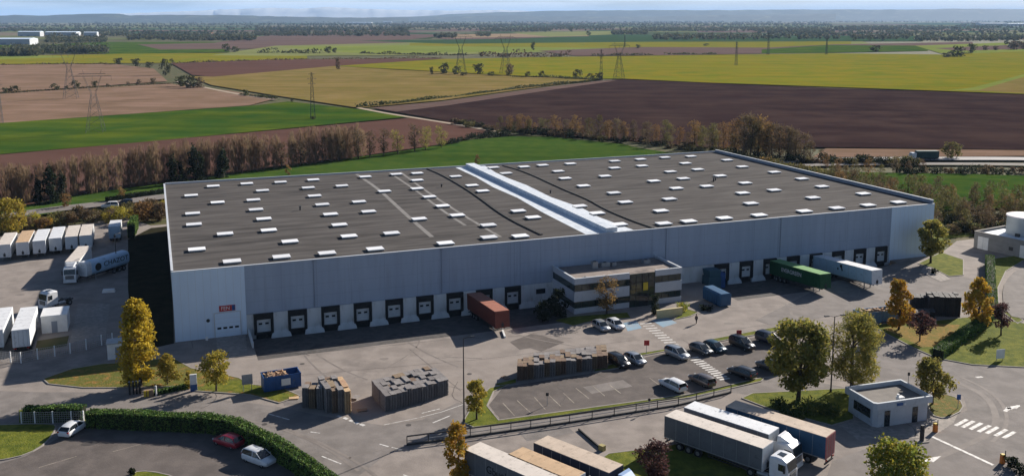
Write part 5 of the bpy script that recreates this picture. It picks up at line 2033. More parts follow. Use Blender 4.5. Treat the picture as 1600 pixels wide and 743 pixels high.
# ------------------------------------------------------------------ pedestrian
def person(label, px, rz):
    o = thing('person', label, 'person', P(*px), rz)
    def skin(name, verts, edges, radii, m, sub=1):
        me = bpy.data.meshes.new(name)
        me.from_pydata(verts, edges, [])
        t_ = bpy.data.objects.new(name, me)
        COL.objects.link(t_)
        t_.modifiers.new('skin', 'SKIN').use_smooth_shade = True
        for i, r in enumerate(radii):
            me.skin_vertices[0].data[i].radius = (r, r)
        me.skin_vertices[0].data[0].use_root = True
        t_.modifiers.new('sub', 'SUBSURF').levels = sub
        dg = bpy.context.evaluated_depsgraph_get()
        m2_ = bpy.data.meshes.new_from_object(t_.evaluated_get(dg))
        bpy.data.objects.remove(t_)
        m2_.materials.clear()
        m2_.materials.append(m)
        for pgn in m2_.polygons:
            pgn.use_smooth = True
        q = bpy.data.objects.new(name, m2_)
        COL.objects.link(q)
        q.parent = o
        return q
    V_ = [(0, 0, .95), (0, 0, 1.2), (0, 0, 1.42), (0, .01, 1.52), (0, .02, 1.62), (0, .02, 1.72),
          (-.19, 0, 1.40), (-.25, -.02, 1.13), (-.24, .1, .9), (-.24, .13, .82), (.19, 0, 1.40), (.25, .02, 1.13), (.24, .14, .92), (.24, .17, .84),
          (-.1, 0, .9), (-.1, .12, .5), (-.1, .16, .09), (-.1, .28, .04), (.1, 0, .9), (.1, -.06, .5), (.1, -.2, .1), (.1, -.1, .04)]
    E_ = [(0, 1), (1, 2), (2, 3), (3, 4), (4, 5), (2, 6), (6, 7), (7, 8), (8, 9), (2, 10), (10, 11), (11, 12), (12, 13), (0, 14), (14, 15), (15, 16), (16, 17), (0, 18), (18, 19), (19, 20), (20, 21)]
    rad = [.14, .14, .15, .06, .1, .09, .065, .05, .04, .035, .065, .05, .04, .035, .09, .065, .045, .04, .09, .065, .045, .04]
    sk = mat('skin', (.42, .26, .18), (.38, .23, .16), s=3)
    dk = mat('dark_jacket', (.018, .02, .03), (.025, .028, .04), s=3, rough=.9)
    skin('body', V_, E_, rad, sk)
    J = [0, 1, 2, 6, 7, 8, 10, 11, 12]
    ix = {v: k for k, v in enumerate(J)}
    skin('jacket', [V_[k] for k in J], [(ix[a], ix[b_]) for a, b_ in E_ if a in ix and b_ in ix], [rad[k] + .022 for k in J], dk)
    J = [0, 14, 15, 16, 18, 19, 20]
    ix = {v: k for k, v in enumerate(J)}
    skin('trousers', [V_[k] for k in J], [(ix[a], ix[b_]) for a, b_ in E_ if a in ix and b_ in ix], [rad[k] + .02 for k in J], dk)
    b = MB()
    b.loft([[(.105 * math.cos(t), .0 + .115 * math.sin(t), 1.66) for t in np.linspace(0, 6.28, 10, endpoint=False)],
            [(.1 * math.cos(t), .0 + .11 * math.sin(t), 1.76) for t in np.linspace(0, 6.28, 10, endpoint=False)],
            [(.05 * math.cos(t), .0 + .06 * math.sin(t), 1.81) for t in np.linspace(0, 6.28, 10, endpoint=False)]], smooth=True)
    b.build('hair', mat('dark_hair', (.02, .014, .01), rough=.6), o)
person('person in dark clothes walking alone across the yard before the docks', (1088, 505.5), 2.2)

# ------------------------------------------------------------------ power pylons and poles
def pylon(label, px, h, kind='wide', rz=0.0, group='lattice power pylons in the fields'):
    p = P(*px)
    o = thing('power_pylon', label, 'pylon', (p[0], p[1], 0), rz, group)
    k = max(.1, p[1] * (.0002 if kind == 'wide' else .00012))      # member width of real angle iron bundles
    b = MB()
    def lattice(z0, w0, z1, w1, n):
        for i in range(n):
            a0, a1 = i / n, (i + 1) / n
            za, zb = z0 + (z1 - z0) * a0, z0 + (z1 - z0) * a1
            wa, wb = w0 + (w1 - w0) * a0, w0 + (w1 - w0) * a1
            ca = [(-wa, -wa, za), (wa, -wa, za), (wa, wa, za), (-wa, wa, za)]
            cb = [(-wb, -wb, zb), (wb, -wb, zb), (wb, wb, zb), (-wb, wb, zb)]
            for q in range(4):
                r_ = (q + 1) % 4
                b.bar(ca[q], cb[q], k * 1.1)
                b.bar(ca[q], cb[r_], k * .7)
                b.bar(ca[r_], cb[q], k * .7)
    if kind == 'wide':
        lattice(0, h * .13, h * .62, h * .035, 5)
        b.build('tower', M['pylon'], o)
        b = MB()
        for s in (-1, 1):
            for y in (-.03, .03):
                b.bar((s * h * .03, y * h, h * .62), (s * h * .13, y * h, h * .9), k)
                b.bar((s * h * .06, y * h, h * .70), (s * h * .02, y * h, h * .66), k * .7)
        for z in (.9, .94):
            for y in (-.03, .03):
                b.bar((-h * .28 if z < .92 else -h * .2, y * h, h * z), (h * .28 if z < .92 else h * .2, y * h, h * z), k)
        for i in range(-5, 6):
            b.bar((i * h * .05, -.03 * h, h * .9), ((i + .5) * h * .04, .03 * h, h * .94), k * .7)
        for s in (-1, 1):
            b.bar((s * h * .12, 0, h * .94), (s * h * .14, 0, h), k)
            b.bar((s * h * .28, 0, h * .9), (s * h * .28, 0, h * .83), k * .8)
        b.bar((0, 0, h * .9), (0, 0, h * .82), k * .8)
        b.build('crossarm', M['pylon'], o)
    else:
        lattice(0, h * .05, h, h * .012, 6 if p[1] > 700 else 9)
        b.build('tower', M['pylon'], o)
        for z, w in ((.96, .07), (.86, .10), (.76, .08)):
            b = MB()
            b.bar((-h * w, 0, h * z), (h * w, 0, h * z), k * 1.2)
            b.bar((-h * w, 0, h * z), (0, 0, h * (z + .035)), k * .8)
            b.bar((h * w, 0, h * z), (0, 0, h * (z + .035)), k * .8)
            b.build('crossarm', M['pylon'], o)
pylon('large lattice pylon with window head in the green field at left', (150, 208), 29.5, 'wide', .2)
pylon('large lattice pylon standing behind the first one in the brown fields', (111, 155), 33, 'wide', .25)
pylon('slim dark lattice mast with short arms at the corner of the green field', (489, 187), 25, 'slim', .3)
pylon('slim lattice mast by the long hedge at the plough edge', (939, 127), 27, 'slim', .1)
pylon('wide lattice pylon faint in the yellow field right of the hedge end', (967, 125), 33, 'wide', .2)
pylon('thin mast far out in the middle of the yellow field', (1150, 103), 27, 'slim', .2)
pylon('wide lattice pylon far off above the hedge bushes', (720, 117), 40, 'wide', .2)
pylon('wide lattice pylon far off right of the round tree', (790, 116), 38, 'wide', .3)
pylon('thin mast far off behind the yellow field toward the right', (1291, 86), 28, 'slim', .2)
pylon('thin mast far off left of the right hand fields', (1200, 86), 32, 'slim', .2)
pylon('thin mast at the far edge of the pale fields', (976, 74), 22, 'slim', .2)
pylon('thin mast cut by the left edge at the green field', (1, 194), 23, 'slim', .2)
# ------------------------------------------------------------------ foliage kit
def leaf_mesh(name, pts, size, m, parent, rng, stretch=1.0, up=0.25, smooth=False, upright=0.0):
    """many small leaf-clump faces through the given volume points"""
    n = len(pts)
    nrm = rng.normal(size=(n, 3))
    nrm[:, 2] += up
    if upright:
        nrm[:, 2] *= (1 - upright)
    nrm /= np.linalg.norm(nrm, axis=1)[:, None] + 1e-9
    t_ = rng.normal(size=(n, 3))
    if upright:
        t_ = t_ * (1 - upright) + np.array([0, 0, 1.0]) * upright * 3
    a = t_ - nrm * (t_ * nrm).sum(1)[:, None]
    a /= np.linalg.norm(a, axis=1)[:, None] + 1e-9
    b_ = np.cross(nrm, a)
    s = size * rng.uniform(.55, 1.25, size=(n, 1))
    a = a * s * stretch
    b_ = b_ * s * (.75 if stretch == 1 else (.32 if stretch < 3 else .17))
    v = np.empty((n, 4, 3))
    v[:, 0] = pts - a
    v[:, 1] = pts - b_ * rng.uniform(.5, 1.1, size=(n, 1))
    v[:, 2] = pts + a
    v[:, 3] = pts + b_ * rng.uniform(.5, 1.1, size=(n, 1))
    me = bpy.data.meshes.new(name)
    me.vertices.add(n * 4)
    me.vertices.foreach_set('co', v.reshape(-1))
    me.loops.add(n * 4)
    me.loops.foreach_set('vertex_index', np.arange(n * 4, dtype=np.int32))
    me.polygons.add(n)
    me.polygons.foreach_set('loop_start', np.arange(0, n * 4, 4, dtype=np.int32))
    me.polygons.foreach_set('loop_total', np.full(n, 4, dtype=np.int32))
    me.materials.append(m)
    me.update(calc_edges=True)
    o = bpy.data.objects.new(name, me)
    COL.objects.link(o)
    if parent is not None:
        o.parent = parent
    return o


def profile(shape, t):
    if shape == 'cone':
        return (1 - t) ** .75 * min(1, t * 6 + .35)
    if shape == 'column':
        return min(1, t * 5 + .4) * min(1, (1 - t) * 3 + .12) ** .7
    if shape == 'flame':
        return math.sin(math.pi * min(1, (t * .82 + .16))) ** .8
    if shape == 'vase':
        return (.35 + .65 * t) * min(1, (1 - t) * 3.2 + .1) ** .6
    return math.sqrt(max(0, 1 - (2 * t - 1) ** 2)) * .98 + .02


def clumps(rng, h, w, base, shape, K, ck):
    C_ = []
    for i in range(K):
        t = (i + rng.uniform(.1, .9)) / K
        r = w / 2 * profile(shape, t)
        a = rng.uniform(0, 2 * math.pi)
        d = r * math.sqrt(rng.uniform(.15, 1.0)) * .82
        cr = max(.25, min(w * ck, r * .9 + .2)) * rng.uniform(.7, 1.2)
        z = base + (h - base) * t
        z = min(z, h - cr * .55)
        C_.append((d * math.cos(a), d * math.sin(a), z, cr))
    return C_


def tree(label, px, h, w, base, leaf, shape='round', n=2600, size=.30, K=26, ck=.2, seed=1, name='tree', cat='tree', group=None, bark='bark',
         tr=None, loc=None, stretch=1.0, upright=0.0, limbs=9, sparse=1.0, zoff=0.0, hollow=.45):
    rng = np.random.default_rng(seed)
    o = thing(name, label, cat, loc if loc is not None else P(*px), 0, group)
    C_ = clumps(rng, h, w, base, shape, K, ck)
    vol = np.array([c[3] ** 2.2 for c in C_])
    idx = rng.choice(len(C_), size=n, p=vol / vol.sum())
    cc = np.array(C_)[idx]
    d = rng.normal(size=(n, 3))
    d /= np.linalg.norm(d, axis=1)[:, None]
    rad = cc[:, 3] * (hollow + (1 - hollow) * rng.uniform(0, 1, n)) * rng.uniform(.85, 1.12, n)
    pts = cc[:, :3] + d * rad[:, None] * np.array([1, 1, .82])
    pts[:, 2] = np.clip(pts[:, 2], .12, None)
    # trunk with limbs into the clumps
    tr = tr or max(.07, h * .022)
    b = MB()
    lean = rng.uniform(-.03, .03, 2) * h
    top = base + (h - base) * .7
    path = [Vector((0, 0, -.1)), Vector((lean[0] * .3, lean[1] * .3, base * .6 + .05)), Vector((lean[0] * .6, lean[1] * .6, base + (h - base) * .3)), Vector((lean[0], lean[1], top))]
    rr_ = [tr * 1.25, tr, tr * .7, tr * .22]
    for i in range(3):
        b.cyl(path[i], path[i + 1], rr_[i], rr_[i + 1], n=8, cap=False)
    for i in range(min(limbs, len(C_))):
        c = C_[int(i * len(C_) / max(1, limbs))]
        z0 = max(base * .7, min(c[2] - .25 * (h - base), top))
        f = min(1, z0 / top)
        s0 = Vector((lean[0] * f, lean[1] * f, z0))
        e0 = Vector(c[:3])
        mid = (s0 + e0) / 2 + Vector((0, 0, -.04 * h * rng.uniform(0, 1)))
        b.cyl(s0, mid, tr * .38, tr * .24, n=5, cap=False)
        b.cyl(mid, e0, tr * .24, tr * .07, n=5, cap=False)
    b.build('trunk', M[bark], o)
    leaf_mesh('crown', pts, size, M[leaf], o, rng, stretch, .3, upright=upright)
    return o


def bush(label, px, h, w, leaf, n=500, size=.28, seed=1, name='bush', group=None, loc=None, K=9):
    return tree(label, px, h, w, h * .12, leaf, 'round', n, size, K, .28, seed, name, 'bush', group, limbs=5, tr=.05, loc=loc)


# ------------------------------------------------------------------ single trees near the warehouse
tree('tall golden yellow tree standing alone at the left warehouse corner', (219, 603), 13.2, 5.6, 1.0, 'l_yellow', 'flame', 9500, .24, 70, .22, 3, hollow=.2)
tree('small round yellow green tree right of the tall golden tree', (262, 600), 4.7, 4.0, .9, 'l_yellowgreen', 'cone', 1700, .2, 24, .22, 5)
tree('round golden green ball shaped tree left of the blue skip', (338, 611), 5.8, 4.6, 1.5, 'l_yellowgreen', 'round', 2300, .2, 30, .22, 6)
tree('narrow yellow green column shrub beside the totem sign', (295, 606), 2.7, .9, .1, 'l_yellowgreen', 'column', 420, .14, 14, .4, 7, name='column_shrub', cat='shrub')
tree('slim yellow green tree at the left tip of the car park lawn', (745, 655), 5.5, 3.1, 1.3, 'l_yellowgreen', 'flame', 1900, .19, 30, .2, 8)
tree('orange brown birch like tree at the bottom edge before the trailers', (716, 752), 7.2, 3.4, .6, 'l_orange', 'flame', 2400, .2, 34, .2, 9, bark='palebark')
tree('dark purple leaved tree on the shaded lawn at the bottom', (1022, 752), 5.0, 4.6, .8, 'l_purple', 'round', 2600, .17, 30, .2, 10)
tree('big wide olive green tree, left of the pair beside the car park', (1247, 626), 11.6, 9.6, 2.3, 'l_olive', 'round', 9500, .28, 80, .15, 11, tr=.3, limbs=16)
tree('big willow like olive tree, right of the pair behind the gatehouse', (1331, 612), 11.6, 8.6, 1.6, 'l_olive', 'round', 9500, .26, 80, .15, 12, tr=.28, limbs=16, stretch=1.3)
tree('round green tree standing behind the right end of the gatehouse', (1457, 631), 6.4, 5.0, 1.5, 'l_olive', 'round', 3300, .22, 34, .2, 13)
tree('orange and yellow tree before the pale blue skip', (1404, 515), 8.8, 5.2, 1.1, 'l_orange', 'flame', 3600, .25, 44, .18, 14)
tree('orange and yellow tree at the top end of the diagonal hedge', (1526, 512), 8.8, 5.0, .8, 'l_orange', 'flame', 3600, .25, 44, .18, 15)
tree('small purple brown tree between the orange tree and the diagonal hedge', (1437, 533), 5.0, 4.4, 1.7, 'l_purple', 'round', 1400, .2, 22, .2, 16)
tree('small purple brown tree on the lawn right of the diagonal hedge', (1564, 524), 5.6, 4.2, 1.6, 'l_purple', 'vase', 1300, .2, 22, .2, 17)
tree('olive brown tree at the right front corner of the warehouse', (1454, 411), 9.4, 7.4, 2.2, 'l_olive', 'round', 3600, .3, 40, .16, 18, tr=.22, limbs=14)
tree('half bare golden tree in front of the dark office entrance', (948, 490), 7.0, 6.0, 1.2, 'l_russet', 'vase', 900, .2, 26, .18, 19, limbs=20)
tree('dark clipped ovoid conifer at the right end of the office front', (1024, 491), 3.6, 1.7, .1, 'l_dark', 'flame', 900, .16, 18, .32, 20, name='conifer')
tree('bright yellow green bushy tree top at the bottom right edge', (1398, 768), 6.0, 7.0, .6, 'l_bright', 'round', 4200, .24, 50, .17, 21, bark='bark')
tree('dark dense tree at the left end of the office building', (872, 496), 5.2, 3.6, .3, 'l_dark', 'round', 1500, .22, 24, .22, 22, name='conifer')
tree('dark tree in the shade left of the office building', (852, 500), 3.4, 4.2, .2, 'l_dark', 'round', 1200, .2, 20, .22, 23)
bush('low dark bush on the bed right of the blue compactor container', (1103, 484), .9, 2.6, 'l_dark', 350, .16, 24)
bush('yellow green bush behind the garden wall near the offices', (1066, 486), 1.6, 3.0, 'l_bright', 600, .16, 25)
bush('dark low bush beside the sloping path at the warehouse corner', (1459, 427), 1.0, 1.6, 'l_dark', 300, .15, 26)
bush('dark round clipped shrub at the lower right edge by the stop line', (1580, 730), 1.3, 2.0, 'l_dark', 600, .14, 27)
bush('second dark round shrub cut by the lower right corner', (1600, 742), 1.3, 2.2, 'l_dark', 600, .14, 28)
bush('dark bush on the small island at the bottom left', (205, 742), .8, 1.1, 'l_dark', 260, .13, 29)
for i, (x, y, h, w, lab) in enumerate([(1222, 640, 1.4, 3.6, 'low green bush under the big left olive tree'), (1262, 645, 1.8, 4.0, 'broad green bush behind the blue trailer'),
                                    (1295, 648, 1.5, 3.0, 'green bush left of the gatehouse window'), (1236, 655, 1.2, 3.0, 'small dark bush nearest the blue trailer side')]):
    bush(lab, (x, y), h, w, 'l_green', 650, .17, 40 + i, group='bushes on the gatehouse lawn')

# ------------------------------------------------------------------ clipped hedges
def hedge(label, px, h, w, ztop=True, n_per=110, leaf='l_hedge', seed=1, size=.12, group=None):
    rng = np.random.default_rng(seed)
    q = [Vector(P(*p, h if ztop else 0)) for p in px]
    o = thing('hedge', label, 'hedge', (0, 0, 0), 0, group)
    b = MB()
    P_ = []
    Lsum = 0
    for a, c_ in zip(q, q[1:]):
        b.bar((a.x, a.y, h * .48), (c_.x, c_.y, h * .48), w * .86, h * .92)
        d = (c_ - a)
        L_ = d.length
        Lsum += L_
        nn = Vector((-d.y, d.x)).normalized()
        n = int(L_ * n_per)
        for i in range(n):
            f = rng.uniform(-.02, 1.02)
            face = rng.uniform()
            per = 2 * h + w
            if face < w * 1.3 / (per + w * .3):
                s, z = rng.uniform(-.5, .5), 1.0
            else:
                s, z = (.5 if rng.uniform() < .5 else -.5), rng.uniform(0, 1)
            wob = 1 + .06 * math.sin((Lsum + f * L_) * .9) + rng.normal() * .03
            p = a + d * f + nn * (s * w * wob)
            P_.append((p.x, p.y, z * h * (1 + .04 * math.sin((Lsum + f * L_) * .55)) + rng.normal() * .03))
    b.build('branches', M['l_dark'], o)
    leaf_mesh('foliage', np.array(P_), size, M[leaf], o, rng, up=.1)
    return o
hedge('long clipped hedge curving along the lower left car park', [(138, 640), (230, 644), (330, 648), (368, 655), (420, 680), (468, 709), (520, 748), (560, 780)], 2.2, 1.7, seed=1, n_per=330)
hedge('short clipped hedge over the white post fence at the lower left', [(38, 634), (131, 634)], 2.0, 1.3, seed=2, n_per=260)
hedge('diagonal clipped hedge crossing the right lawn', [(1466, 545), (1500, 520), (1544, 491)], 1.6, 1.8, seed=3, n_per=240)
hedge('tall dark clipped hedge running up to the grey service building', [(1552, 478), (1549, 440), (1547, 398)], 2.2, 1.6, seed=4, n_per=150)
hedge('low dark hedge along the edge of the lawn before the totem sign', [(236, 617), (262, 612), (296, 605)], .6, .9, False, seed=6, n_per=120)
hedge('dark roadside hedge along the country road left of the warehouse', [(168, 318), (205, 312), (240, 307), (268, 302)], 1.8, 2.0, False, seed=7, n_per=40, size=.3, leaf='l_dark')
hedge('narrow dark conifer hedge beside the left end of the warehouse yard', [(205, 372), (211, 356)], 3.2, 1.6, False, seed=8, n_per=120, size=.2)

# ------------------------------------------------------------------ rows of trees: prototypes then copies
RNG = random.Random(77)


def interp(line, f):
    f = f * (len(line) - 1)
    i = min(int(f), len(line) - 2)
    f -= i
    return (line[i][0] + (line[i + 1][0] - line[i][0]) * f, line[i][1] + (line[i + 1][1] - line[i][1]) * f)


class Protos:
    def __init__(s, makers):
        s.makers, s.made = makers, {}

    def put(s, k, loc, label, group, scale=1.0, rz=None):
        sc = (scale * RNG.uniform(.9, 1.1), scale * RNG.uniform(.9, 1.1), scale)
        if k not in s.made:
            o = s.makers[k](loc, label, group)
            s.made[k] = o
            o.scale = sc
        else:
            o = dup(s.made[k], loc, RNG.uniform(0, 6.28) if rz is None else rz, label, group, sc)
        return o


# the brown poplar plantation behind the meadow
pop = Protos({k: (lambda loc, lab, g, k=k: tree(lab, None, 15.0, 3.9 + .4 * k, 1.2, 'l_twig', 'column', 900, .36, 30, .34, 100 + k, name='poplar', group=g, loc=loc, stretch=3.2, upright=.8, limbs=14, tr=.13, hollow=.0, bark='palebark')) for k in range(4)})
base_line = [(-40, 331), (60, 318), (200, 296), (300, 282), (400, 270), (500, 257), (560, 249)]
lab_p = ['bare brown poplar standing in the long plantation row behind the meadow', 'bare brown poplar in the second row of the plantation behind the meadow']
gp = 'bare poplars in the plantation row'
for r_ in range(2):
    n = 52 if r_ == 0 else 46
    for i in range(n):
        f = (i + RNG.uniform(-.3, .3)) / (n - 1)
        px = interp(base_line, min(1, max(0, f)))
        q = P(*px)
        q = (q[0] + RNG.uniform(-.8, .8), q[1] + r_ * 4.5 + RNG.uniform(-1, 1))
        sc = (.77 + .2 * f - .5 * max(0, f - .75) + .04 * math.sin(i * .7) + .03 * math.sin(i * 1.9)) * RNG.uniform(.88, 1.06)
        if f > .72 and RNG.random() < .3:
            continue
        pop.put(RNG.randint(0, 3), (*q, 0), lab_p[r_], gp, sc)
oak = Protos({k: (lambda loc, lab, g, k=k: tree(lab, None, 11.0, 7.5, 2.0, ['l_bare', 'l_bare', 'l_olive'][k], 'vase' if k < 2 else 'round', 620, .36, 24, .2, 120 + k, name='tree', group=g, loc=loc, stretch=1.6, limbs=18, tr=.2)) for k in range(3)})
go = 'dark half bare trees right of the poplar row'
for i, (x, y) in enumerate([(470, 262), (505, 257), (440, 266), (530, 254), (560, 251), (578, 248), (600, 245), (622, 243), (648, 239), (665, 237), (690, 233)]):
    k = [0, 1, 0, 1, 0, 1, 0, 2, 0, 2, 2][i]
    lab = ['dark half bare spreading tree at the right half of the plantation row', 'dark half bare spreading tree at the right half of the plantation row', 'green leaved tree among the bare ones at the right end of the plantation'][k]
    oak.put(k, (*P(x, y), 0), lab, go, RNG.uniform(.85, 1.1))
con = Protos({k: (lambda loc, lab, g, k=k: tree(lab, None, 13.0, 6.0, .3, 'l_dark', 'cone', 900, .45, 26, .24, 130 + k, name='conifer', group=g, loc=loc, limbs=6)) for k in range(2)})
gc = 'dark conifers in front of the poplars'
for i, (x, y, s) in enumerate([(60, 323, .72), (80, 320, .95), (98, 317, .75), (272, 291, .85), (284, 289, .7), (304, 286, 1.05), (314, 285, .8), (350, 280, .85), (342, 281, .6)]):
    lab = 'dark conifer in the left clump before the poplars' if x < 120 else ('dark conifer in the middle clump before the poplars' if x < 330 else 'dark conifer at the right before the poplars')
    con.put(i % 2, (*P(x, y), 0), lab, gc, s)

# autumn trees and low dark scrub beyond the meadow at right
aut = Protos({k: (lambda loc, lab, g, k=k: tree(lab, None, 11.0, 7.6, 1.6, ['l_russet', 'l_drab', 'l_bare', 'l_drab'][k], ['vase', 'round', 'vase', 'round'][k], 900, .36, 22, .2, 140 + k, name='tree', group=g, loc=loc, limbs=14, stretch=1.3, tr=.18)) for k in range(4)})
ga = 'autumn trees along the far side of the meadow'
labs_a = ['thin russet autumn tree beyond the warehouse roof and meadow', 'olive green autumn tree beyond the warehouse roof and meadow', 'nearly bare dark tree beyond the warehouse roof and meadow', 'yellow green autumn tree beyond the warehouse roof and meadow']
for i, (x, y, t_) in enumerate([(782, 206, 182), (796, 209, 180), (812, 209, 178), (828, 209, 186), (845, 209, 184), (868, 211, 180), (884, 212, 186), (900, 213, 180), (918, 214, 184), (935, 216, 180), (950, 218, 188), (962, 219, 185), (976, 220, 190),
                              (990, 222, 188), (1010, 224, 190), (1025, 226, 194), (1042, 228, 188), (1062, 230, 198), (1085, 233, 188), (1098, 235, 196), (1112, 237, 192), (1130, 240, 190), (1148, 243, 186), (1163, 244, 178), (1172, 246, 180), (1184, 246, 180), (1196, 248, 190),
                              (1206, 249, 192), (1218, 250, 196), (1230, 250, 198), (1242, 251, 202), (1256, 252, 208), (1266, 252, 220)]):
    q = P(x, y)
    hh = H + (53 and 0) + ray(x, t_)[2] * (q[1] / ray(x, t_)[1])
    k = [3, 0, 0, 1, 1, 0, 2, 0, 3, 3, 0, 2, 0, 2, 2, 0][i % 16] if x < 1140 else RNG.choice([0, 2, 2, 1])
    aut.put(k, (*q, 0), labs_a[k], ga, hh / 11.0)
    k = RNG.choice([0, 1, 2, 2, 3])
    aut.put(k, (q[0] + RNG.uniform(2, 4), q[1] + RNG.uniform(-4, 6), 0), labs_a[k], ga, hh / 11.0 * RNG.uniform(.55, .9))
scr = Protos({k: (lambda loc, lab, g, k=k: bush(lab, None, 3.0, 6.0, ['l_dark', 'l_drab', 'l_bare', 'l_drab', 'l_russet'][k], 360, .34, 150 + k, group=g, loc=loc, name='bush')) for k in range(5)})
gs = 'scrub bushes beyond the meadow'
lab_s = ['dark green scrub bush in the strip beyond the meadow', 'olive scrub bush in the strip beyond the meadow', 'bare brown scrub bush in the strip beyond the meadow', 'yellow green scrub bush in the strip beyond the meadow', 'russet scrub bush in the strip beyond the meadow']
line_s = [(706, 192), (745, 200), (780, 208), (850, 211), (900, 214), (960, 221), (1040, 231), (1100, 241), (1160, 249), (1230, 253), (1272, 254)]
for i in range(85):
    x, y = interp(line_s, i / 61)
    k = RNG.choice([0, 0, 0, 1, 2])
    scr.put(k, (*P(x + RNG.uniform(-6, 6), y + RNG.uniform(-2, 3)), 0), lab_s[k], gs, RNG.uniform(.6, 1.15))
for i in range(12):
    x, y = interp([(690, 230), (740, 218), (790, 213)], i / 11)
    scr.put(0, (*P(x, y), 0), lab_s[0], gs, RNG.uniform(.6, 1.0))
for i in range(26):
    x, y = interp([(1120, 256), (1180, 262), (1240, 274), (1300, 288)], i / 25)
    k = RNG.choice([3, 1, 1, 3, 4, 0])
    scr.put(k, (*P(x + RNG.uniform(-4, 4), y + RNG.uniform(-8, 1)), 0), lab_s[k], gs, RNG.uniform(.6, 1.2))

# thicket right of the warehouse
gt = 'thicket trees right of the warehouse'
lab_t = ['russet young tree in the thicket right of the warehouse', 'olive young tree in the thicket right of the warehouse', 'bare dark young tree in the thicket right of the warehouse', 'yellow green young tree in the thicket right of the warehouse']
thk = Protos({k: (lambda loc, lab, g, k=k: tree(lab, None, 7.0, 4.6, .5, ['l_russet', 'l_drab', 'l_bare', 'l_drab'][k], 'flame', 560, .3, 22, .2, 160 + k, name='tree', group=g, loc=loc, limbs=12, stretch=1.3, tr=.1)) for k in range(4)})
for i in range(125):
    f = RNG.random()
    x = 1290 + 330 * f
    ylo = 284 + (x - 1290) * .12
    yhi = min(300 + (x - 1290) * .36, 366)
    y = RNG.uniform(ylo, yhi)
    k = RNG.choice([0, 1, 1, 2, 2, 3])
    thk.put(k, (*P(x, y), 0), lab_t[k], gt, RNG.uniform(.55, 1.0))
for i in range(46):
    x = 1470 + 150 * RNG.random()
    y = RNG.uniform(338, 366)
    k = RNG.choice([0, 0, 2, 1])
    scr.put(k, (*P(x, y), 0), ['dark low bush in the thicket behind the service building', 'olive low bush in the thicket behind the service building', 'bare low bush in the thicket behind the service building'][k], 'low bushes of the thicket', RNG.uniform(.5, .9))
for i, (x, y, k, s) in enumerate([(1290, 262, 0, .75), (1310, 270, 0, .8), (1302, 276, 3, .7), (1335, 274, 1, .8), (1356, 276, 0, .95), (1375, 278, 3, .7), (1400, 270, 2, .8), (1420, 272, 2, .7), (1440, 270, 2, .7), (1320, 284, 1, .8), (1345, 290, 1, .9)]):
    thk.put(k, (*P(x, y), 0), lab_t[k], gt, s)
for i in range(22):
    x, y = 1405 + i * 10, 272 + RNG.uniform(-3, 2)
    scr.put(RNG.choice([0, 0, 2]), (*P(x, y), 0), 'dark bush in the row below the far road', 'dark bushes below the far road', RNG.uniform(.6, .95))
tree('lone round grey green tree beside the far road at right', (1487, 249), 6.4, 7.4, 1.2, 'l_drab', 'round', 900, .36, 26, .2, 171)

# bushes between the yard and the country road at left
gl2 = 'bushes between truck yard and country road'
scl = Protos({k: (lambda loc, lab, g, k=k: bush(lab, None, 4.0, 5.5, ['l_yellowgreen', 'l_drab', 'l_russet', 'l_bare', 'l_orange'][k], 700, .28, 180 + k, group=g, loc=loc)) for k in range(5)})
lab_l = ['yellow green bush behind the trailer row', 'olive bush behind the trailer row', 'russet bush behind the trailer row', 'bare brown bush behind the trailer row', 'orange bush behind the trailer row']
for i in range(34):
    x = -10 + i * 8.4 + RNG.uniform(-4, 4)
    y = 366 - i * .95 + RNG.uniform(-10, 2)
    k = RNG.choice([1, 1, 0, 2, 3, 3])
    if 55 < x < 95 and RNG.random() < .5:
        k = 4
    scl.put(k, (*P(x, y), 0), lab_l[k], gl2, RNG.uniform(.55, .9))
tree('big yellow green tree at the left edge behind the trailers', (14, 364), 8.6, 9.5, .6, 'l_yellowgreen', 'round', 3000, .33, 40, .18, 190)
tree('dark russet tree beside the left end of the warehouse', (228, 345), 5.2, 6.5, .5, 'l_russet', 'round', 1300, .3, 26, .2, 191)
tree('dark tree between russet tree and warehouse corner', (252, 344), 4.5, 6.0, .4, 'l_bare', 'round', 1100, .3, 24, .2, 192)
tree('small bare roadside tree before the green meadow', (104, 326), 4.4, 4.0, .8, 'l_russet', 'vase', 420, .22, 16, .2, 193)
tree('small russet roadside tree above the two cars', (190, 314), 4.2, 3.6, .7, 'l_russet', 'vase', 420, .22, 16, .2, 194)
tree('tiny russet sapling at the meadow edge behind the left roof', (451, 276), 4.0, 2.6, .7, 'l_russet', 'round', 260, .22, 12, .2, 195)
tree('tiny orange sapling at the meadow edge behind the white roof strip', (745, 258), 4.0, 2.6, .7, 'l_russet', 'round', 260, .22, 12, .2, 196)

# ------------------------------------------------------------------ field hedges, bushes and trees one can tell apart
fb = Protos({k: (lambda loc, lab, g, k=k: tree(lab, None, 8.0, 9.0, .6, ['l_farbush', 'l_farbush', 'l_bare'][k], 'round', 260, .8, 18, .22, 200 + k, name='field_tree', group=g, loc=loc, limbs=4, tr=.25)) for k in range(3)})
gf = 'single trees and bushes among the fields'


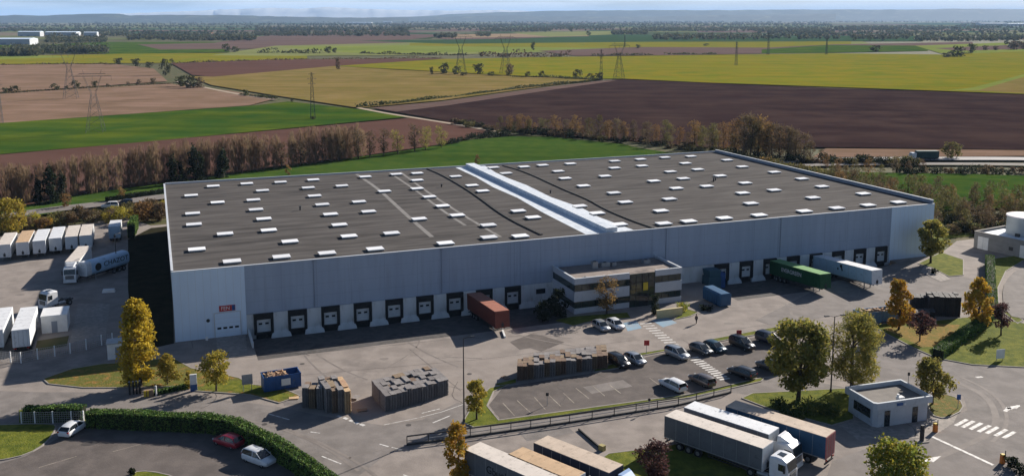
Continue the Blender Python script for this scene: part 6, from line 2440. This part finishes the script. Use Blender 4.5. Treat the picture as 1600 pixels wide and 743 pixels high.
def fput(x, y, hpx, lab, k=0, wide=1.0):
    q = P(x, y)
    hm = hpx / FPX * q[1]
    o = fb.put(k, (*q, 0), lab, gf, hm / 8.0)
    o.scale = (o.scale[0] * wide, o.scale[1] * wide, o.scale[2])
for x, y, hp, lab, k, wd in [
    (8, 146, 9, 'bush at the left end of the hedge between the two brown fields', 0, 1), (23, 146, 12, 'broad dark bush second from left between the two brown fields', 0, 1.3), (85, 142, 11, 'round bush left of the pylon between the brown fields', 0, 1.2),
    (104, 140, 6, 'low bush behind the pylon between the brown fields', 0, 1), (117, 139, 13, 'tall bush touching the pylon in the brown fields', 0, 1), (148, 137, 10, 'bush seen through the pylon in the brown fields', 0, 1),
    (168, 136, 5, 'low bush right of the pylon in the brown fields', 0, 1), (200, 134, 6, 'low bush near the right end of the brown field hedge', 2, 1), (218, 133, 9, 'pale bush near the right end of the brown field hedge', 2, 1), (240, 131, 9, 'bush at the right end of the brown field hedge', 2, 1),
    (283, 136, 17, 'left bush of the olive clump beside the mustard field', 0, 1), (298, 138, 19, 'middle bush of the olive clump beside the mustard field', 1, 1), (314, 138, 17, 'right orange tinged bush of the clump beside the mustard field', 2, 1),
    (258, 118, 25, 'tall dark tree where the brown and yellow fields meet', 0, .55), (268, 98, 6, 'tiny bush at the corner of the yellow strip', 0, 1), (185, 101, 10, 'left bush of the row below the yellow strip', 0, 1.4), (212, 104, 12, 'tall bush of the row below the yellow strip', 0, 1.2), (234, 106, 9, 'right bush of the row below the yellow strip', 0, 1.4),
    (384, 151, 11, 'tall dark bush at the left end of the short hedge by the mustard field', 0, .9), (457, 159, 6, 'small dark bush alone at the mustard field corner', 0, 1), (353, 81, 12, 'dark tree, left of two at the pale far field', 0, 1), (367, 82, 9, 'dark tree, right of two at the pale far field', 0, 1.2),
    (529, 109, 18, 'bare narrow tree standing alone between red brown and yellow fields', 2, .5), (674, 117, 12, 'narrow bush at the left end of the clump in the yellow field', 0, .5), (694, 116, 17, 'broad tree in the clump of the yellow field', 1, 1.1), (714, 117, 13, 'green bush in the clump of the yellow field', 0, 1),
    (747, 116, 16, 'round dark tree with clear trunk in the yellow field', 0, 1), (795, 118, 18, 'bare tree right of the round dark tree in the yellow field', 2, .8), (768, 119, 7, 'low bush right of the round dark tree', 0, 1.6), (725, 119, 6, 'low bush left of the round dark tree', 0, 2),
    (825, 121, 9, 'left bush on the far hedge of the mustard field', 0, 1), (847, 121, 10, 'middle bush on the far hedge of the mustard field', 0, 1), (903, 123, 14, 'round tree on the far hedge of the mustard field', 0, .9), (922, 124, 9, 'left bush at the tip of the mustard field', 0, 1.3), (936, 126, 12, 'dark bush at the tip of the mustard field beside the mast', 0, 1),
    (513, 83, 10, 'dark twin tree in the far lime field', 0, 1.2), (523, 83, 8, 'small dark tree right of the twin tree in the far lime field', 0, 1), (628, 53, 10, 'dark round tree on the far mauve field', 0, 1), (833, 79, 13, 'narrow dark tree far out in the lime field', 0, .5), (997, 76, 6, 'tiny bush at the far lime field edge', 0, 1.2),
    (893, 50, 7, 'tiny tree, left of two on the far pale fields', 0, 1), (919, 56, 7, 'tiny tree, right of two on the far pale fields', 0, 1), (1104, 72, 4, 'tiny flat bush in the far right lime field', 0, 2), (1369, 81, 10, 'dark block shaped bush at the edge of the far right green field', 0, 1.6),
    (1334, 64, 10, 'narrow tree far off, left of the three on the right plain', 0, .8), (1358, 64, 8, 'tree far off, second of the three on the right plain', 0, .8), (1380, 64, 9, 'tree far off, third of the three on the right plain', 0, 1), (1478, 90, 7, 'dark low bush at the left end of the right hand clump', 0, 2), (1496, 89, 16, 'olive broad tree in the right hand clump', 1, 1.3), (1519, 83, 14, 'dark tree at the right end of the right hand clump', 0, .9),
    (1540, 79, 8, 'bush row piece right of the dark tree', 2, 1.2), (1556, 79, 7, 'small bush far right above the yellow field', 2, 1.2), (1584, 78, 13, 'broad bush far right above the yellow field', 2, 1.2), (1600, 77, 12, 'bush cut by the right edge above the yellow field', 2, 1.3), (489, 188, 6, 'small dark bush at the foot of the slim mast', 0, 1.2)]:
    fput(x, y, hp, lab, k, wd)


def field_hedge(label, px, h, w, leaf='l_farbush', dens=1.2, size=1.0, seed=1):
    rng = np.random.default_rng(seed)
    q = [Vector(P(*p)) for p in px]
    pts = []
    for a, c_ in zip(q, q[1:]):
        L_ = (c_ - a).length
        n = int(L_ * dens)
        for i in range(n):
            p = a + (c_ - a) * rng.uniform()
            k = .6 + .4 * math.sin(p.x * .13) * math.sin(p.x * .041 + p.y * .02)
            pts.append((p.x + rng.normal() * w * .3, p.y + rng.normal() * w * .3, h * k * rng.uniform(.05, 1)))
    o = thing('field_hedge', label, 'hedge', (0, 0, 0), 0, 'hedges between the fields')
    leaf_mesh('foliage', np.array(pts), size, M[leaf], o, rng)
    return o
field_hedge('long dark hedge along the lower edge of the mustard field', [(557, 169), (577, 167), (600, 165), (626, 162), (700, 153), (800, 140.5), (870, 133), (935, 126)], 3.2, 3.0, dens=9, size=.8, seed=1)
field_hedge('low hedge between the two light brown fields at left', [(-20, 149), (60, 144), (150, 138), (268, 131)], 2.0, 3.0, 'l_bare', 6, .8, 2)
field_hedge('short dark hedge at the left end of the mustard field', [(376, 149), (400, 152), (432, 156)], 3.2, 3.0, dens=8, size=.8, seed=3)
field_hedge('thin dark hedge above the red brown strip', [(270, 99.5), (420, 94.5), (600, 92), (690, 91)], 3.0, 4.0, 'l_bare', 3.2, 1.2, 4)
field_hedge('thin hedge below the yellow strip at the far left', [(-40, 103), (60, 101.5), (170, 101)], 3.0, 4.0, 'l_bare', 3, 1.1, 5)
field_hedge('hedge along the upper edge of the mustard field', [(800, 121), (860, 122), (935, 126)], 3.5, 4, dens=7, size=.9, seed=6)
field_hedge('thin hedge along the far edge of the yellow field', [(925, 87.5), (1020, 86.5)], 5.0, 6, dens=4, size=1.3, seed=7)
field_hedge('second thin hedge along the far edge of the yellow field', [(1040, 86), (1120, 85)], 4.0, 6, dens=4, size=1.3, seed=8)
field_hedge('bushy hedge in the far lime fields left of centre', [(400, 83), (440, 83), (500, 84)], 9.0, 9, dens=3, size=1.8, seed=9)
field_hedge('low green hedge in the far lime fields above the clump', [(563, 84), (640, 86), (730, 86.5)], 5.0, 9, dens=3, size=1.6, seed=10)
field_hedge('tree hedge above the yellow field left of the centre', [(748, 88), (800, 89), (892, 89)], 11.0, 10, 'l_bare', 3.5, 1.9, 11)

# far off woods that read as one mass
def wood(spans, seed, hgt=(8, 14), leafm='l_far', per=26, size=2.2):
    rng = np.random.default_rng(seed)
    P_ = []
    for (x0, x1, y0, y1, n) in spans:
        for i in range(n):
            x, y = rng.uniform(x0, x1), rng.uniform(y0, y1)
            q = P(x, y)
            hh = rng.uniform(*hgt)
            k = per
            a = rng.normal(size=(k, 3))
            a /= np.linalg.norm(a, axis=1)[:, None]
            a *= (rng.uniform(.3, 1, size=(k, 1))) * np.array([hh * .55, hh * .55, hh * .5])
            a += np.array([q[0], q[1], hh * .52])
            P_.append(a)
    pts = np.concatenate(P_)
    o = leaf_mesh('distant_wood', pts, size, M[leafm], None, rng)
    tag(o, None, None, None, 'stuff')
    return o
def woods(label, spans, seed, **kw):
    wood(spans, seed, **kw)['label'] = label
woods('dark wood beside the white halls at the far left', [(72, 165, 62, 68, 160), (-40, 60, 84, 88.5, 150), (20, 70, 78, 88, 110), (70, 168, 79, 84, 150)], 1, hgt=(8, 14))
woods('long dark wood belt across the left plain', [(200, 400, 57, 63, 330), (400, 640, 51, 57, 420), (278, 400, 62, 64, 80), (-40, 200, 47, 50, 260), (60, 200, 53, 57, 110)], 2, hgt=(7, 13), size=3.0, per=22)
woods('grey wood strips scattered over the far plain', [(-200, 700, 41, 47, 420), (700, 1300, 41, 48, 420), (1200, 1800, 46, 57, 520), (100, 400, 50, 55, 160)], 8, hgt=(7, 12), size=4.0, per=14)
woods('blurred wood belt below the hills at left', [(-300, 420, 37.3, 40.0, 480), (420, 820, 37, 41, 560), (400, 640, 43, 50, 320), (610, 800, 40, 45, 240), (-200, 300, 41.5, 43, 200)], 3, hgt=(9, 15), size=5.0, per=16)
woods('scattered dark woods on the middle plain', [(680, 712, 57, 60, 60), (745, 765, 55, 58, 25), (955, 1012, 51, 55, 110), (990, 1200, 44, 50, 340), (750, 860, 46, 50, 160), (1020, 1200, 57, 63, 170), (830, 960, 42, 45, 200)], 4, hgt=(8, 14), size=3.2, per=20)
woods('wood belt below the hills at right', [(800, 1300, 35.5, 41, 900), (1180, 1300, 45, 54, 160), (1300, 1500, 42, 48, 300), (1500, 1800, 37, 45, 420)], 5, hgt=(9, 15), size=5.0, per=16)
woods('tree belts on the right plain', [(1330, 1420, 58, 62, 70), (1430, 1620, 58, 65, 200), (1570, 1800, 70, 76, 60), (1200, 1330, 55, 62, 80), (1385, 1460, 50, 54, 80)], 6, hgt=(7, 12), size=2.8)
woods('farthest wood belt at the foot of the hills', [(-500, 700, 33.5, 36, 900), (700, 2000, 32.6, 35.5, 1300)], 7, hgt=(10, 18), size=9, per=10)
# farms among the far trees
for i, (x, y, hh, lab) in enumerate([(556, 55, 7, 'small farm house with dark roof on the far mauve field'), (1450, 52, 8, 'pale farm house among the far trees at right'), (1300, 50, 8, 'pale farm house far off below the hills'), (330, 55, 8, 'pale farm house far off before the long wood belt'), (930, 47, 8, 'pale farm house far off on the middle plain')]):
    q = P(x, y)
    o = thing('farm_house', lab, 'house', q, .4 * i)
    b = MB()
    b.box2((-9, -5, -.1), (9, 5, 5))
    b.build('wall', M['officewall'], o)
    b = MB()
    b.loft([[(-9.5, -5.6, 5), (-9.5, 0, 8.6), (-9.5, 5.6, 5)], [(9.5, -5.6, 5), (9.5, 0, 8.6), (9.5, 5.6, 5)]])
    b.build('roof', mat('tile_roof', (.19, .09, .06), (.15, .075, .055), s=.3, rough=.9), o)
